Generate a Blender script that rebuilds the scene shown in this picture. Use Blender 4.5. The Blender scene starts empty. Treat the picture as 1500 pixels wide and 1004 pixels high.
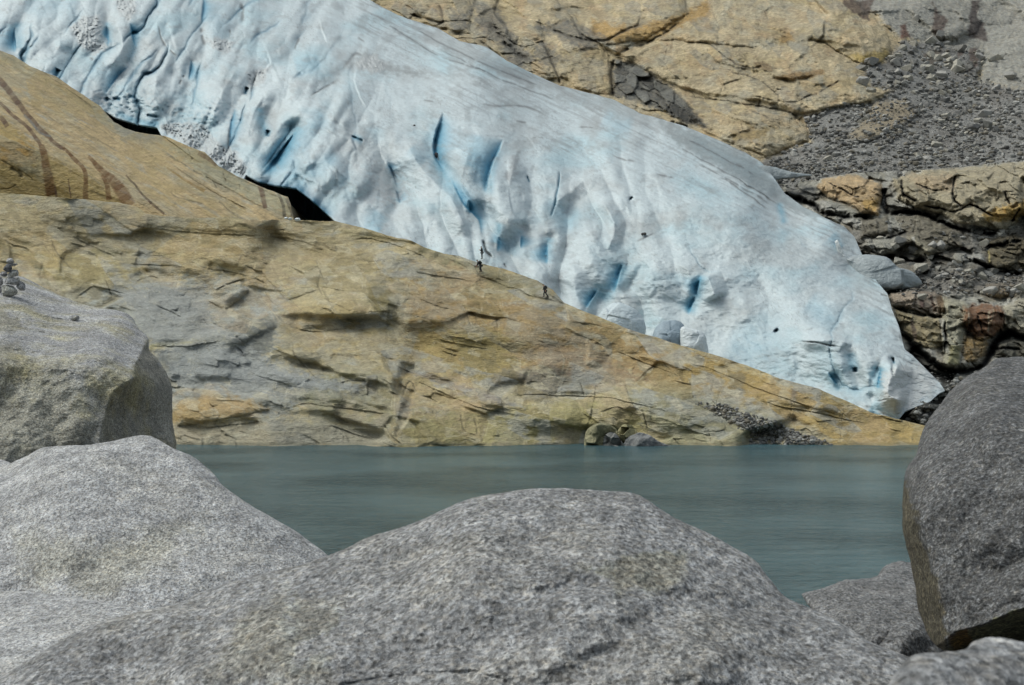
import bpy, math, random
import numpy as np
from math import radians as R_
sc = bpy.context.scene
random.seed(7)

# ------------------------------------------------------------------ camera
FPX = 2500.0                      # focal length in photo pixels (photo 1500 x 1004)
PITCH = math.atan(58/2500.0)
CAMZ = 6.6                        # metres above the lake
cam = bpy.data.cameras.new('camera'); co = bpy.data.objects.new('camera', cam)
sc.collection.objects.link(co); sc.camera = co
cam.lens = 60; cam.sensor_width = 36; cam.clip_start = 0.1; cam.clip_end = 6000
co.location = (0, 0, CAMZ); co.rotation_euler = (math.pi/2 + PITCH, 0, 0)
cam.dof.use_dof = True; cam.dof.focus_distance = 90; cam.dof.aperture_fstop = 19

# ------------------------------------------------------------------ world and sun (overcast)
SUN_EL, SUN_AZ = R_(58), R_(285)      # azimuth clockwise from +Y : high, from the left
w = bpy.data.worlds.new('World'); sc.world = w; w.use_nodes = True
nt = w.node_tree; bgn = nt.nodes['Background']
sky = nt.nodes.new('ShaderNodeTexSky'); sky.sky_type = 'NISHITA'; sky.sun_disc = False
sky.sun_elevation = SUN_EL; sky.sun_rotation = SUN_AZ
sky.air_density = 1.0; sky.dust_density = 4.0; sky.ozone_density = 1.0
hs = nt.nodes.new('ShaderNodeHueSaturation'); hs.inputs['Saturation'].default_value = 0.45
nt.links.new(sky.outputs[0], hs.inputs['Color']); wbm = nt.nodes.new('ShaderNodeMix'); wbm.data_type = 'RGBA'; wbm.blend_type = 'MULTIPLY'; wbm.inputs[0].default_value = 1
wbm.inputs[7].default_value = (.95, 1.0, .97, 1)
nt.links.new(hs.outputs[0], wbm.inputs[6]); nt.links.new(wbm.outputs[2], bgn.inputs[0])
bgn.inputs[1].default_value = 0.13
sd = bpy.data.lights.new('sun', 'SUN'); sd.energy = 1.1; sd.angle = R_(38); sd.color = (1, .99, .93)
so = bpy.data.objects.new('sun', sd); sc.collection.objects.link(so)
sdir = np.array([math.sin(SUN_AZ)*math.cos(SUN_EL), math.cos(SUN_AZ)*math.cos(SUN_EL), math.sin(SUN_EL)])
from mathutils import Vector
so.rotation_euler = Vector(sdir).to_track_quat('Z', 'Y').to_euler()
sc.view_settings.view_transform = 'Standard'; sc.view_settings.look = 'None'
sc.view_settings.exposure = 0.22; sc.view_settings.gamma = 1.0
sc.cycles.max_bounces = 6; sc.cycles.diffuse_bounces = 3

# ------------------------------------------------------------------ helpers
def lin(r, g, b):
    o = []
    for v in (r, g, b):
        v /= 255.0; o.append(v/12.92 if v <= .04045 else ((v+.055)/1.055)**2.4)
    return np.array(o, np.float32)
cp_, sp_ = math.cos(PITCH), math.sin(PITCH)
def world(px, py, D):
    px = np.asarray(px, float); py = np.asarray(py, float); D = np.asarray(D, float)
    up = (502-py)/FPX*D
    return np.stack([(px-750)/FPX*D + 0*py, D*cp_-up*sp_, CAMZ+D*sp_+up*cp_], -1)
def groundD(py, z=0.0):                 # distance at which the ray of row py reaches height z
    t = (502-py)/FPX
    return (z-CAMZ)/(sp_+t*cp_)
_rs = np.random.RandomState(3)
_perm = _rs.permutation(4096).astype(np.int64)
_g2 = np.stack([np.cos(np.arange(4096)*2.399963), np.sin(np.arange(4096)*2.399963)], -1).astype(np.float32)
_g3 = _rs.normal(size=(4096, 3)).astype(np.float32); _g3 /= np.linalg.norm(_g3, axis=1)[:, None]
_rnd = _rs.rand(4096, 4).astype(np.float32)
def _h2(i, j, s=0):
    return _perm[(_perm[(i+s*57) & 4095]+j+s*131) & 4095]
def _h3(i, j, k, s=0):
    return _perm[(_perm[(_perm[(i+s*57) & 4095]+j) & 4095]+k+s*131) & 4095]
def pn2(x, y, s=0):
    xi = np.floor(x).astype(np.int64); yi = np.floor(y).astype(np.int64)
    xf = (x-xi).astype(np.float32); yf = (y-yi).astype(np.float32)
    u = xf*xf*xf*(xf*(xf*6-15)+10); v = yf*yf*yf*(yf*(yf*6-15)+10)
    def g(a, b):
        q = _g2[_h2(xi+a, yi+b, s)]; return q[..., 0]*(xf-a)+q[..., 1]*(yf-b)
    n0 = g(0, 0)*(1-u)+g(1, 0)*u; n1 = g(0, 1)*(1-u)+g(1, 1)*u
    return (n0*(1-v)+n1*v)*1.4
def fb2(x, y, o=4, s=0, rough=.5, ridged=False):
    a = 1.0; t = 0; n = 0
    for k in range(o):
        q = pn2(x, y, s+k)
        if ridged: q = 1-2*np.abs(q)
        t = t+a*q; n += a; a *= rough; x = x*2.03+17.1; y = y*2.03+5.3
    return t/n
def pn3(x, y, z, s=0):
    xi = np.floor(x).astype(np.int64); yi = np.floor(y).astype(np.int64); zi = np.floor(z).astype(np.int64)
    f = [(x-xi).astype(np.float32), (y-yi).astype(np.float32), (z-zi).astype(np.float32)]
    u, v, w_ = [q*q*q*(q*(q*6-15)+10) for q in f]
    def g(a, b, c):
        q = _g3[_h3(xi+a, yi+b, zi+c, s)]; return q[..., 0]*(f[0]-a)+q[..., 1]*(f[1]-b)+q[..., 2]*(f[2]-c)
    def pl(c):
        n0 = g(0, 0, c)*(1-u)+g(1, 0, c)*u; n1 = g(0, 1, c)*(1-u)+g(1, 1, c)*u
        return n0*(1-v)+n1*v
    return (pl(0)*(1-w_)+pl(1)*w_)*1.5
def fb3(P, sc_, o=4, s=0, rough=.5):
    a = 1.0; t = 0; n = 0; x, y, z = [P[..., i]*sc_ for i in range(3)]
    for k in range(o):
        t = t+a*pn3(x, y, z, s+k); n += a; a *= rough; x = x*2.03+7.1; y = y*2.03+3.3; z = z*2.03+1.7
    return t/n
def worley(x, y, s=0, jit=.9, two=False):
    """F1, F2, cell hash, vector to the cell's point (and the same for the second cell)"""
    xi = np.floor(x).astype(np.int64); yi = np.floor(y).astype(np.int64)
    z = lambda v=0, t=np.float32: np.full(x.shape, v, t)
    f1, f2, hid, h2, dx, dy, dx2, dy2 = z(9.), z(9.), z(0, np.int64), z(0, np.int64), z(), z(), z(), z()
    for a in (-1, 0, 1):
        for b in (-1, 0, 1):
            h = _h2(xi+a, yi+b, s); q = _rnd[h]
            ex = x-(xi+a+.5+(q[..., 0]-.5)*jit); ey = y-(yi+b+.5+(q[..., 1]-.5)*jit)
            d = np.sqrt(ex*ex+ey*ey); m = d < f1; m2 = (~m) & (d < f2)
            if two:
                h2 = np.where(m, hid, np.where(m2, h, h2)); dx2 = np.where(m, dx, np.where(m2, ex, dx2)); dy2 = np.where(m, dy, np.where(m2, ey, dy2))
            f2 = np.where(m, f1, np.minimum(f2, d)); f1 = np.where(m, d, f1)
            hid = np.where(m, h, hid); dx = np.where(m, ex, dx); dy = np.where(m, ey, dy)
    return (f1, f2, hid, dx, dy, h2, dx2, dy2) if two else (f1, f2, hid, dx, dy)
def facets(u, v, cell, asp=1., ang=0., off=1., tilt=1., s=0, soft=.22):
    """broken-rock relief: every cell a tilted plane, joined by short slopes; returns (height, distance to joint)"""
    c, s_ = math.cos(R_(ang)), math.sin(R_(ang))
    x = (u*c+v*s_)/(cell*asp); y = (-u*s_+v*c)/cell
    f1, f2, h, _, _ = worley(x, y, s); xi = np.floor(x).astype(np.int64); yi = np.floor(y).astype(np.int64)
    tau = soft*.16*(.3+1.4*sst(-.4, .4, pn2(x/2.3, y/2.3, s+9))); W_s = 0; Hs = 0
    for a in (-1, 0, 1):
        for b in (-1, 0, 1):
            hh = _h2(xi+a, yi+b, s); q = _rnd[hh]; dx = x-(xi+a+.5+(q[..., 0]-.5)*.9); dy = y-(yi+b+.5+(q[..., 1]-.5)*.9)
            wt = np.exp(-np.minimum((np.sqrt(dx*dx+dy*dy)-f1)/tau, 40)); p = _rnd[(hh*7+3) & 4095]
            Hs = Hs+wt*((p[..., 0]-.5)*off+((p[..., 1]-.5)*dx+(p[..., 2]-.5)*dy)*2*tilt); W_s = W_s+wt
    return Hs/W_s, f2-f1, _rnd[(h*7+3) & 4095][..., 3]
def sst(a, b, x):
    t = np.clip((x-a)/(b-a), 0, 1); return t*t*(3-2*t)
def tps(ctrl, X, Y):
    c = np.array(ctrl, float); n = len(c); sc_ = 400.0
    p = c[:, :2]/sc_
    def K(d2): return np.where(d2 > 1e-12, .5*d2*np.log(np.maximum(d2, 1e-12)), 0)
    d2 = ((p[:, None]-p[None])**2).sum(-1)
    A = np.zeros((n+3, n+3)); A[:n, :n] = K(d2)+np.eye(n)*1e-3; A[:n, n] = 1; A[:n, n+1:] = p; A[n:, :n] = A[:n, n:].T
    sol = np.linalg.solve(A, np.r_[c[:, 2], 0, 0, 0])
    x = X/sc_; y = Y/sc_; out = sol[n]+sol[n+1]*x+sol[n+2]*y
    for i in range(n): out = out+sol[i]*K((x-p[i, 0])**2+(y-p[i, 1])**2)
    return out
def smooth_path(pts, n=6):
    P = np.array(pts, float); out = []
    Q = np.vstack([2*P[0]-P[1], P, 2*P[-1]-P[-2]])
    for i in range(1, len(Q)-2):
        p0, p1, p2, p3 = Q[i-1], Q[i], Q[i+1], Q[i+2]
        for k in range(n):
            t = k/n
            out.append(.5*((2*p1)+(-p0+p2)*t+(2*p0-5*p1+4*p2-p3)*t*t+(-p0+3*p1-3*p2+p3)*t**3))
    out.append(P[-1]); return np.array(out)
def mesh(name, V, F, mat=None, col=None, parent=None, smooth=True):
    me = bpy.data.meshes.new(name)
    V = np.ascontiguousarray(V, np.float32).reshape(-1, 3)
    me.vertices.add(len(V)); me.vertices.foreach_set('co', V.ravel())
    if isinstance(F, np.ndarray):
        k = F.shape[1]; nf = len(F)
        me.loops.add(nf*k); me.loops.foreach_set('vertex_index', F.astype(np.int32).ravel())
        me.polygons.add(nf); me.polygons.foreach_set('loop_start', np.arange(0, nf*k, k, dtype=np.int32))
        me.polygons.foreach_set('loop_total', np.full(nf, k, np.int32))
    else:
        me.clear_geometry(); me.from_pydata(V.tolist(), [], F)
    me.update(calc_edges=True)
    me.polygons.foreach_set('use_smooth', np.full(len(me.polygons), smooth))
    if col is not None:
        a = me.color_attributes.new('col', 'FLOAT_COLOR', 'POINT')
        c = np.ones((len(V), 4), np.float32); c[:, :3] = np.clip(col.reshape(-1, 3), 0, 1)
        a.data.foreach_set('color', c.ravel())
    if mat: me.materials.append(mat)
    o = bpy.data.objects.new(name, me); sc.collection.objects.link(o)
    if parent: o.parent = parent
    return o
def grid_faces(ny, nx, off=0):
    i = np.arange(ny-1)[:, None]*nx+np.arange(nx-1)[None]+off
    return np.stack([i, i+nx, i+nx+1, i+1], -1).reshape(-1, 4)
def tag(o, label=None, cat=None, group=None, kind=None):
    if label: o['label'] = label
    if cat: o['category'] = cat
    if group: o['group'] = group
    if kind: o['kind'] = kind
    return o

# ------------------------------------------------------------------ relief patches
class Patch:
    def __init__(s, x0, x1, top, bot, ctrl, step=1.4, warp=(3.0, 22.), jag=1.6):
        nx = int((x1-x0)/step)+1; X = np.linspace(x0, x1, nx)
        t = np.array(top, float); b = np.array(bot, float)
        yt = np.interp(X, t[:, 0], t[:, 1]); yb = np.interp(X, b[:, 0], b[:, 1])
        yt = yt+jag*fb2(X/26, X*0+.37, 5, 301, .6)*np.clip((yb-yt)/40, 0, 1)
        ny = int((yb-yt).max()/step)+1
        k = np.linspace(0, 1, ny)[:, None]
        s.U = np.repeat(X[None], ny, 0); s.V = yt[None]*(1-k)+yb[None]*k
        s.ctrl = ctrl
        s.D = tps(ctrl, s.U, s.V)
        a, l = warp
        s.u = s.U+a*fb2(s.U/l, s.V/l, 3, 11); s.v = s.V+a*fb2(s.U/l, s.V/l, 3, 23)
        s.C = np.zeros(s.U.shape+(3,), np.float32)
        s.ny, s.nx = s.U.shape
    def box(s, pts, m):
        P = np.array(pts, float)
        return (s.U > P[:, 0].min()-m) & (s.U < P[:, 0].max()+m) & (s.V > P[:, 1].min()-m) & (s.V < P[:, 1].max()+m)
    def line(s, pts, m):
        """-> mask idx, distance, side (+ below/right of travel), param 0..1"""
        P = np.array(pts, float); k = s.box(P, m); x = s.u[k]; y = s.v[k]
        best = np.full(x.shape, 1e9); side = np.zeros(x.shape); par = np.zeros(x.shape)
        L = np.r_[0, np.cumsum(np.hypot(*np.diff(P, axis=0).T))]
        for i in range(len(P)-1):
            ax, ay = P[i]; bx, by = P[i+1]; dx, dy = bx-ax, by-ay; l2 = dx*dx+dy*dy+1e-9
            t = np.clip(((x-ax)*dx+(y-ay)*dy)/l2, 0, 1); ex = x-ax-t*dx; ey = y-ay-t*dy
            d = np.hypot(ex, ey); q = d < best
            best[q] = d[q]; side[q] = (dx*ey-dy*ex)[q]; par[q] = (L[i]+t*(L[i+1]-L[i]))[q]/L[-1]
        return k, best, np.sign(side), par
    def crack(s, pts, w=2., d=1., tint=None, ts=1., taper=.12, brk_=True):
        k, ds, sd, t = s.line(pts, w*4+4)
        tp = sst(0, taper, t)*sst(0, taper, 1-t) if taper else 1
        if w < 5 and brk_:
            nn = fb2(s.U[k]/11, s.V[k]/11, 3, 141); ds = ds/np.clip(.85+1.1*nn, .25, 1.6); tp = tp*sst(-.35, .05, nn+.15)
        g = np.exp(-(ds/w)**2)*tp; s.D[k] += d*g
        if tint is not None: s.blend(k, tint, np.clip(g*ts*1.2, 0, 1))
    def valley(s, pts, w=10., d=1.): s.crack(pts, w, d, taper=.25)
    def ledge(s, pts, h=1., fall=12., lip=.0, edge=1.6, tint=None, ts=.5, vary=0, lens=False):
        """rock below the line steps back into the slope, fading out downwards"""
        k, ds, sd, t = s.line(pts, fall*3.5+6)
        tp = sst(0, .25, t)*sst(0, .25, 1-t)*(.6+.8*np.clip(fb2(s.U[k]/45, s.V[k]/45, 2, 151)+.35, 0, 1)); sg = ds*sd
        if vary: edge = edge*(.6+vary*np.clip(fb2(s.U[k]/30, s.V[k]/30, 2, 161)+.3, 0, 1))
        fl = fall*(.25+.75*np.clip(4*t*(1-t), 0, 1)) if lens else fall
        if lens: tp = np.clip(4*t*(1-t), 0, 1)**.8
        below = sst(-edge, edge, sg)*np.exp(-np.maximum(sg, 0)/fl)
        s.D[k] += h*tp*below
        s.D[k] -= lip*tp*np.exp(-(np.minimum(sg, 0)/fall)**2)*(sg < edge)
        if tint is not None: s.blend(k, tint, np.clip(ts*tp*below, 0, 1))
    def ridge(s, pts, w=15., h=1.):
        k, ds, sd, t = s.line(pts, w+8); tp = sst(0, .2, t)*sst(0, .2, 1-t)
        s.D[k] -= h*tp*np.maximum(0, 1-ds/w)
    def sdf(s, poly, m):
        P = np.array(poly, float); k = s.box(P, m); x = s.u[k]; y = s.v[k]
        best = np.full(x.shape, 1e9); ins = np.zeros(x.shape, bool); n = len(P)
        for i in range(n):
            ax, ay = P[i]; bx, by = P[(i+1) % n]; dx, dy = bx-ax, by-ay
            t = np.clip(((x-ax)*dx+(y-ay)*dy)/(dx*dx+dy*dy+1e-9), 0, 1)
            best = np.minimum(best, np.hypot(x-ax-t*dx, y-ay-t*dy))
            if dy != 0: ins ^= ((ay > y) != (by > y)) & (x < dx*(y-ay)/dy+ax)
        return k, np.where(ins, best, -best)
    def bulge(s, poly, h, r, p=.5):
        k, sd = s.sdf(poly, 4); s.D[k] -= h*np.clip(sd/r, 0, 1)**p
    def facet(s, poly, gx, gy, soft=6.):
        k, sd = s.sdf(poly, soft*2); m = sst(-soft, soft, sd); c = np.mean(np.array(poly, float), 0)
        s.D[k] += m*.75*np.tanh((gx*(s.u[k]-c[0])+gy*(s.v[k]-c[1]))*.9)
    def blend(s, k, col, a):
        if np.ndim(a): a = a[:, None]
        s.C[k] = s.C[k]*(1-a)+np.asarray(col, np.float32)*a
    def tint(s, poly, col, soft=6., a=.8, br=.35, ns=9.):
        k, sd = s.sdf(poly, soft*3+4)
        n = fb2(s.U[k]/ns, s.V[k]/ns*1.5, 4, 41, .6)*soft*2.2
        m = sst(-soft, soft, sd+n); s.blend(k, col, np.clip(m*a*(1+br*fb2(s.U[k]/5, s.V[k]/3, 3, 57)), 0, 1))
    def tline(s, pts, w, col, a=.8, fade=.1):
        k, ds, sd, t = s.line(pts, w*2+4)
        if not np.isscalar(w): pass
        m = (1-sst(w*.6, w*1.15, ds))*sst(0, fade+1e-6, t)*sst(0, fade+1e-6, 1-t)
        s.blend(k, col, m*a)
    def build(s, name, mat, curl=(1.5, 12.), under=None, kind=None, floor=0):
        W = world(s.U, s.V, s.D); C = s.C; ny, nx = s.ny, s.nx
        if curl:
            r, drop = curl; rows = []
            for a in (90, 65, 40, 20):
                q = W[0].copy(); q[:, 1] += r*math.sin(R_(a)); q[:, 2] -= r*(1-math.cos(R_(a)))
                rows.append(q)
            if floor:
                q = W[0].copy(); q[:, 1] += floor; q[:, 2] -= r*1.6; rows.insert(0, q)
                q = W[0].copy(); q[:, 1] += floor+1; q[:, 2] -= drop; rows.insert(0, q)
            else:
                q = W[0].copy(); q[:, 1] += r*2; q[:, 2] -= drop; rows.insert(0, q)
            W = np.concatenate([np.stack(rows), W]); C = np.concatenate([np.repeat(C[:1], len(rows), 0), C]); ny += len(rows)
        if under:
            rows = []
            for dy, dz in under:
                q = W[-1].copy(); q[:, 1] += dy; q[:, 2] += dz; rows.append(q)
            W = np.concatenate([W, np.stack(rows)]); C = np.concatenate([C, np.repeat(C[-1:], len(rows), 0)]); ny += len(rows)
        o = mesh(name, W.reshape(-1, 3), grid_faces(ny, nx), mat, C.reshape(-1, 3))
        s.obj = o
        return o
    def depth_at(s, px, py):
        i = np.argmin(np.abs(s.U[0]-px)); j = np.argmin(np.abs(s.V[:, i]-py)); return float(s.D[j, i])

def zone(P, m, c, a=1.): m = np.clip(m*a, 0, 1)[..., None]; P.C[:] = P.C*(1-m)+np.asarray(c, np.float32)*m
def fcol(P, q, lo, hi, c, a): zone(P, ((q > lo) & (q < hi))*sst(-.35, .1, fb2(P.U/24, P.V/14, 3, int(lo*100)+7)), c, a)
# ------------------------------------------------------------------ materials
def newmat(name):
    m = bpy.data.materials.new(name); m.use_nodes = True; t = m.node_tree
    return m, t, t.nodes['Principled BSDF']
def N(t, typ, **kw):
    n = t.nodes.new(typ)
    for k, v in kw.items():
        if k in n.inputs: n.inputs[k].default_value = v
        else: setattr(n, k, v)
    return n
def mixmul(t, a, b, fac=1., typ='MULTIPLY'):
    m = t.nodes.new('ShaderNodeMix'); m.data_type = 'RGBA'; m.blend_type = typ
    m.inputs[0].default_value = fac
    t.links.new(a, m.inputs[6]); t.links.new(b, m.inputs[7]); return m.outputs[2]
def ramp(t, src, stops):
    r = t.nodes.new('ShaderNodeValToRGB'); e = r.color_ramp.elements
    while len(e) < len(stops): e.new(.5)
    for i, (p, c) in enumerate(stops):
        e[i].position = p; e[i].color = (*(c if not np.isscalar(c) else (c, c, c)), 1)
    t.links.new(src, r.inputs[0]); return r.outputs[0]
def terrain_mat(name, scales=((3.0, .82, 1.22), (.6, .85, 1.15)), rough=.85, bump=((2.5, .35), (.5, .6)), stretch=(1, 1, 3.), spec=.3):
    m, t, b = newmat(name)
    tc = N(t, 'ShaderNodeTexCoord'); mp = N(t, 'ShaderNodeMapping'); mp.inputs['Scale'].default_value = stretch
    mp.inputs['Rotation'].default_value = (.15, .12, .3)
    t.links.new(tc.outputs['Object'], mp.inputs[0])
    at = N(t, 'ShaderNodeAttribute'); at.attribute_name = 'col'
    c = at.outputs['Color']
    for sc_, lo, hi in scales:
        n = N(t, 'ShaderNodeTexNoise', Scale=sc_, Detail=5., Roughness=.65); t.links.new(mp.outputs[0], n.inputs['Vector'])
        c = mixmul(t, c, ramp(t, n.outputs['Fac'], [(.3, lo), (.7, hi)]))
    t.links.new(c, b.inputs['Base Color'])
    prev = None
    for sc_, d in bump:
        n = N(t, 'ShaderNodeTexNoise', Scale=sc_, Detail=6., Roughness=.6); t.links.new(mp.outputs[0], n.inputs['Vector'])
        bp = N(t, 'ShaderNodeBump', Distance=d, Strength=.8); t.links.new(n.outputs['Fac'], bp.inputs['Height'])
        if prev: t.links.new(prev, bp.inputs['Normal'])
        prev = bp.outputs[0]
    t.links.new(prev, b.inputs['Normal'])
    b.inputs['Roughness'].default_value = rough; b.inputs['Specular IOR Level'].default_value = spec
    return m
M_rock = terrain_mat('bedrock')
M_mount = terrain_mat('mountain_rock', scales=((1.2, .7, 1.3), (.4, .8, 1.2)), bump=((1.2, .5), (.3, .9)), stretch=(1, 1, 1.6))
M_ice = terrain_mat('glacier_ice', scales=((2.2, .93, 1.06), (.35, .93, 1.06)), rough=.55, bump=((1.6, .16), (.5, .25)), stretch=(1, 1, 2.2), spec=.35)
M_stone = terrain_mat('scree_stone', scales=((3., .75, 1.25),), bump=((4., .2),), stretch=(1, 1, 1))

def granite(name, dark=.10, mid=.27, light=.47, grain=85., patch=(.42, .36, .22), pamt=.35, rot=(0, .5, .3), st=(1, .62, .95), bump=.006, pscale=2.2, vc=False):
    m, t, b = newmat(name)
    tc = N(t, 'ShaderNodeTexCoord'); mp = N(t, 'ShaderNodeMapping')
    mp.inputs['Rotation'].default_value = rot; mp.inputs['Scale'].default_value = st
    t.links.new(tc.outputs['Object'], mp.inputs[0])
    n1 = N(t, 'ShaderNodeTexNoise', Scale=grain*.62, Detail=5., Roughness=.72, Distortion=.3); t.links.new(mp.outputs[0], n1.inputs['Vector'])
    sp = ramp(t, n1.outputs['Fac'], [(.35, dark*.85), (.455, mid*.88), (.54, mid*1.28), (.63, light*1.1)])
    vo = N(t, 'ShaderNodeTexVoronoi', Scale=grain*1.25); t.links.new(mp.outputs[0], vo.inputs['Vector'])
    sp = mixmul(t, sp, ramp(t, vo.outputs['Color'], [(.12, .45), (.4, .95), (.8, 1.2)]))
    n0 = N(t, 'ShaderNodeTexNoise', Scale=grain*.2, Detail=4., Roughness=.65); t.links.new(mp.outputs[0], n0.inputs['Vector'])
    c = mixmul(t, sp, ramp(t, n0.outputs['Fac'], [(.34, .72), (.5, .98), (.66, 1.26)]))
    n2 = N(t, 'ShaderNodeTexNoise', Scale=pscale*2.2, Detail=4., Roughness=.6); t.links.new(tc.outputs['Object'], n2.inputs['Vector'])
    c = mixmul(t, c, ramp(t, n2.outputs['Fac'], [(.36, .78), (.64, 1.22)]))
    # pinkish and yellowish feldspar / lichen spots
    n3 = N(t, 'ShaderNodeTexNoise', Scale=grain*.5, Detail=2., Roughness=.5); t.links.new(tc.outputs['Object'], n3.inputs['Vector'])
    c = mixmul(t, c, ramp(t, n3.outputs['Fac'], [(.33, (.96, .99, 1.02)), (.52, (1, 1, 1)), (.7, (1.05, 1.0, .92))]))
    n4 = N(t, 'ShaderNodeTexNoise', Scale=pscale, Detail=5., Roughness=.7); t.links.new(tc.outputs['Object'], n4.inputs['Vector'])
    f = ramp(t, n4.outputs['Fac'], [(.5, 0), (.66, pamt)])
    mx = t.nodes.new('ShaderNodeMix'); mx.data_type = 'RGBA'; mx.blend_type = 'MULTIPLY'
    t.links.new(f, mx.inputs[0]); t.links.new(c, mx.inputs[6]); mx.inputs[7].default_value = (*[v*2.0 for v in patch], 1)
    c = mx.outputs[2]
    at = N(t, 'ShaderNodeAttribute'); at.attribute_name = 'col'; c = mixmul(t, c, at.outputs['Color'])
    t.links.new(c, b.inputs['Base Color'])
    b1 = N(t, 'ShaderNodeBump', Distance=bump, Strength=1.); t.links.new(n1.outputs['Fac'], b1.inputs['Height'])
    b2 = N(t, 'ShaderNodeBump', Distance=bump*4, Strength=1.); t.links.new(n0.outputs['Fac'], b2.inputs['Height'])
    t.links.new(b1.outputs[0], b2.inputs['Normal']); t.links.new(b2.outputs[0], b.inputs['Normal'])
    b.inputs['Roughness'].default_value = .8; b.inputs['Specular IOR Level'].default_value = .25
    return m
M_gr_center = granite('granite_grey', .12, .215, .34, grain=82, pamt=.2)
M_gr_left = granite('granite_pale', .19, .35, .50, grain=125, pamt=.15)
M_gr_big = granite('granite_lichen', .17, .33, .49, grain=115, patch=(.46, .42, .25), pamt=.75, pscale=1.4, st=(1, 1, 1.8))
M_gr_dark = granite('granite_dark', .05, .095, .22, grain=80, pamt=.15, st=(1, 1, 1.2))
M_gr_low = granite('granite_violet', .06, .14, .26, grain=75, patch=(.36, .33, .3))

# ------------------------------------------------------------------ lake and ground
GREY = lin(132, 132, 124)
gm, t, b = newmat('gravel_ground')
n = N(t, 'ShaderNodeTexNoise', Scale=6., Detail=9., Roughness=.75); tcg = N(t, 'ShaderNodeTexCoord'); t.links.new(tcg.outputs['Object'], n.inputs['Vector']); bpg = N(t, 'ShaderNodeBump', Distance=.15); t.links.new(n.outputs['Fac'], bpg.inputs['Height']); t.links.new(bpg.outputs[0], b.inputs['Normal'])
t.links.new(ramp(t, n.outputs['Fac'], [(.35, .08), (.65, .3)]), b.inputs['Base Color']); b.inputs['Roughness'].default_value = .9
xs = np.r_[-3000, -600, -120, np.linspace(-40, 40, 201), 120, 600, 3000]
ys = np.r_[-3000, -300, np.linspace(-20, 50, 176), 90, 400, 3000]
GX, GY = np.meshgrid(xs, ys); Yc = np.clip(GY, 1.5, 16.)
gp = 750+FPX*GX/np.maximum(Yc, 1.5)
row = 1030+sst(9.5, 12.5, GY)*(np.interp(gp, [0, 230, 300, 480, 560, 1160, 1400, 1700], [728, 735, 800, 900, 930, 930, 950, 950])-1030)
row = np.where(gp > 1370, np.minimum(row, 1030-65*sst(7., 8., GY)), row)
GZ = CAMZ-(row-560)/FPX*Yc; GZ = np.where(GY < 1.5, CAMZ-.28-.06*np.clip(1.5-GY, 0, 12), GZ)
GZ = GZ-np.clip(GY-16, 0, 40)*.24+.05*fb2(GX/1.3, GY/1.3, 4, 5)*(np.abs(GY) < 60)
GZ = np.maximum(GZ, -6.)
g = mesh('ground', np.stack([GX, GY, GZ], -1).reshape(-1, 3), grid_faces(len(ys), len(xs))[:, ::-1], gm); tag(g, kind='structure')

wm, t, b = newmat('lake_water')
b.inputs['Base Color'].default_value = (*lin(66, 100, 107), 1); b.inputs['Roughness'].default_value = .16
b.inputs['IOR'].default_value = 1.33; b.inputs['Specular IOR Level'].default_value = .32
tc = N(t, 'ShaderNodeTexCoord'); mp = N(t, 'ShaderNodeMapping'); mp.inputs['Scale'].default_value = (1, 1.6, 1); mp.inputs['Rotation'].default_value = (0, 0, .12)
t.links.new(tc.outputs['Object'], mp.inputs[0])
n1 = N(t, 'ShaderNodeTexNoise', Scale=2.2, Detail=5., Roughness=.6, Distortion=.8); t.links.new(mp.outputs[0], n1.inputs['Vector'])
n2 = N(t, 'ShaderNodeTexNoise', Scale=.4, Detail=2., Roughness=.5); t.links.new(mp.outputs[0], n2.inputs['Vector'])
n3 = N(t, 'ShaderNodeTexNoise', Scale=.06, Detail=3., Roughness=.5); t.links.new(tc.outputs['Object'], n3.inputs['Vector'])
am = N(t, 'ShaderNodeMapRange'); am.inputs[1].default_value = .35; am.inputs[2].default_value = .65; am.inputs[3].default_value = .6; am.inputs[4].default_value = 1.
t.links.new(n3.outputs['Fac'], am.inputs[0])
b1 = N(t, 'ShaderNodeBump', Distance=1.3); t.links.new(n1.outputs['Fac'], b1.inputs['Height']); t.links.new(am.outputs[0], b1.inputs['Strength'])
b2 = N(t, 'ShaderNodeBump', Distance=1.); t.links.new(n2.outputs['Fac'], b2.inputs['Height']); t.links.new(am.outputs[0], b2.inputs['Strength'])
t.links.new(b1.outputs[0], b2.inputs['Normal']); t.links.new(b2.outputs[0], b.inputs['Normal'])
lk = mesh('lake', [(-3000, 12, 0), (3000, 12, 0), (3000, 3000, 0), (-3000, 3000, 0)], np.array([[0, 1, 2, 3]]), wm); tag(lk, kind='structure')

# ------------------------------------------------------------------ bedrock slope beyond the lake
OCH, OCHD, TAN, PINK, GREYR, GREYD, OLIV, YEL, DRK = (lin(162, 146, 106), lin(140, 120, 76), lin(168, 156, 122), lin(170, 150, 124),
    lin(150, 152, 144), lin(98, 98, 92), lin(132, 128, 92), lin(164, 154, 108), lin(48, 46, 40))
BR_TOP = [(-300, 262), (0, 283), (67, 288), (130, 293), (173, 297), (200, 303), (213, 313), (240, 317), (283, 320), (333, 318), (367, 322),
    (433, 323), (490, 324), (543, 337), (567, 345), (600, 352), (620, 362), (650, 372), (673, 375), (700, 385), (740, 395), (787, 411), (810, 425),
    (826, 444), (853, 455), (883, 467), (927, 485), (960, 494), (1000, 507), (1037, 517), (1093, 535), (1143, 555), (1200, 570), (1240, 588), (1277, 605),
    (1317, 615), (1353, 623), (1450, 636), (1600, 645), (1800, 650)]
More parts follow.
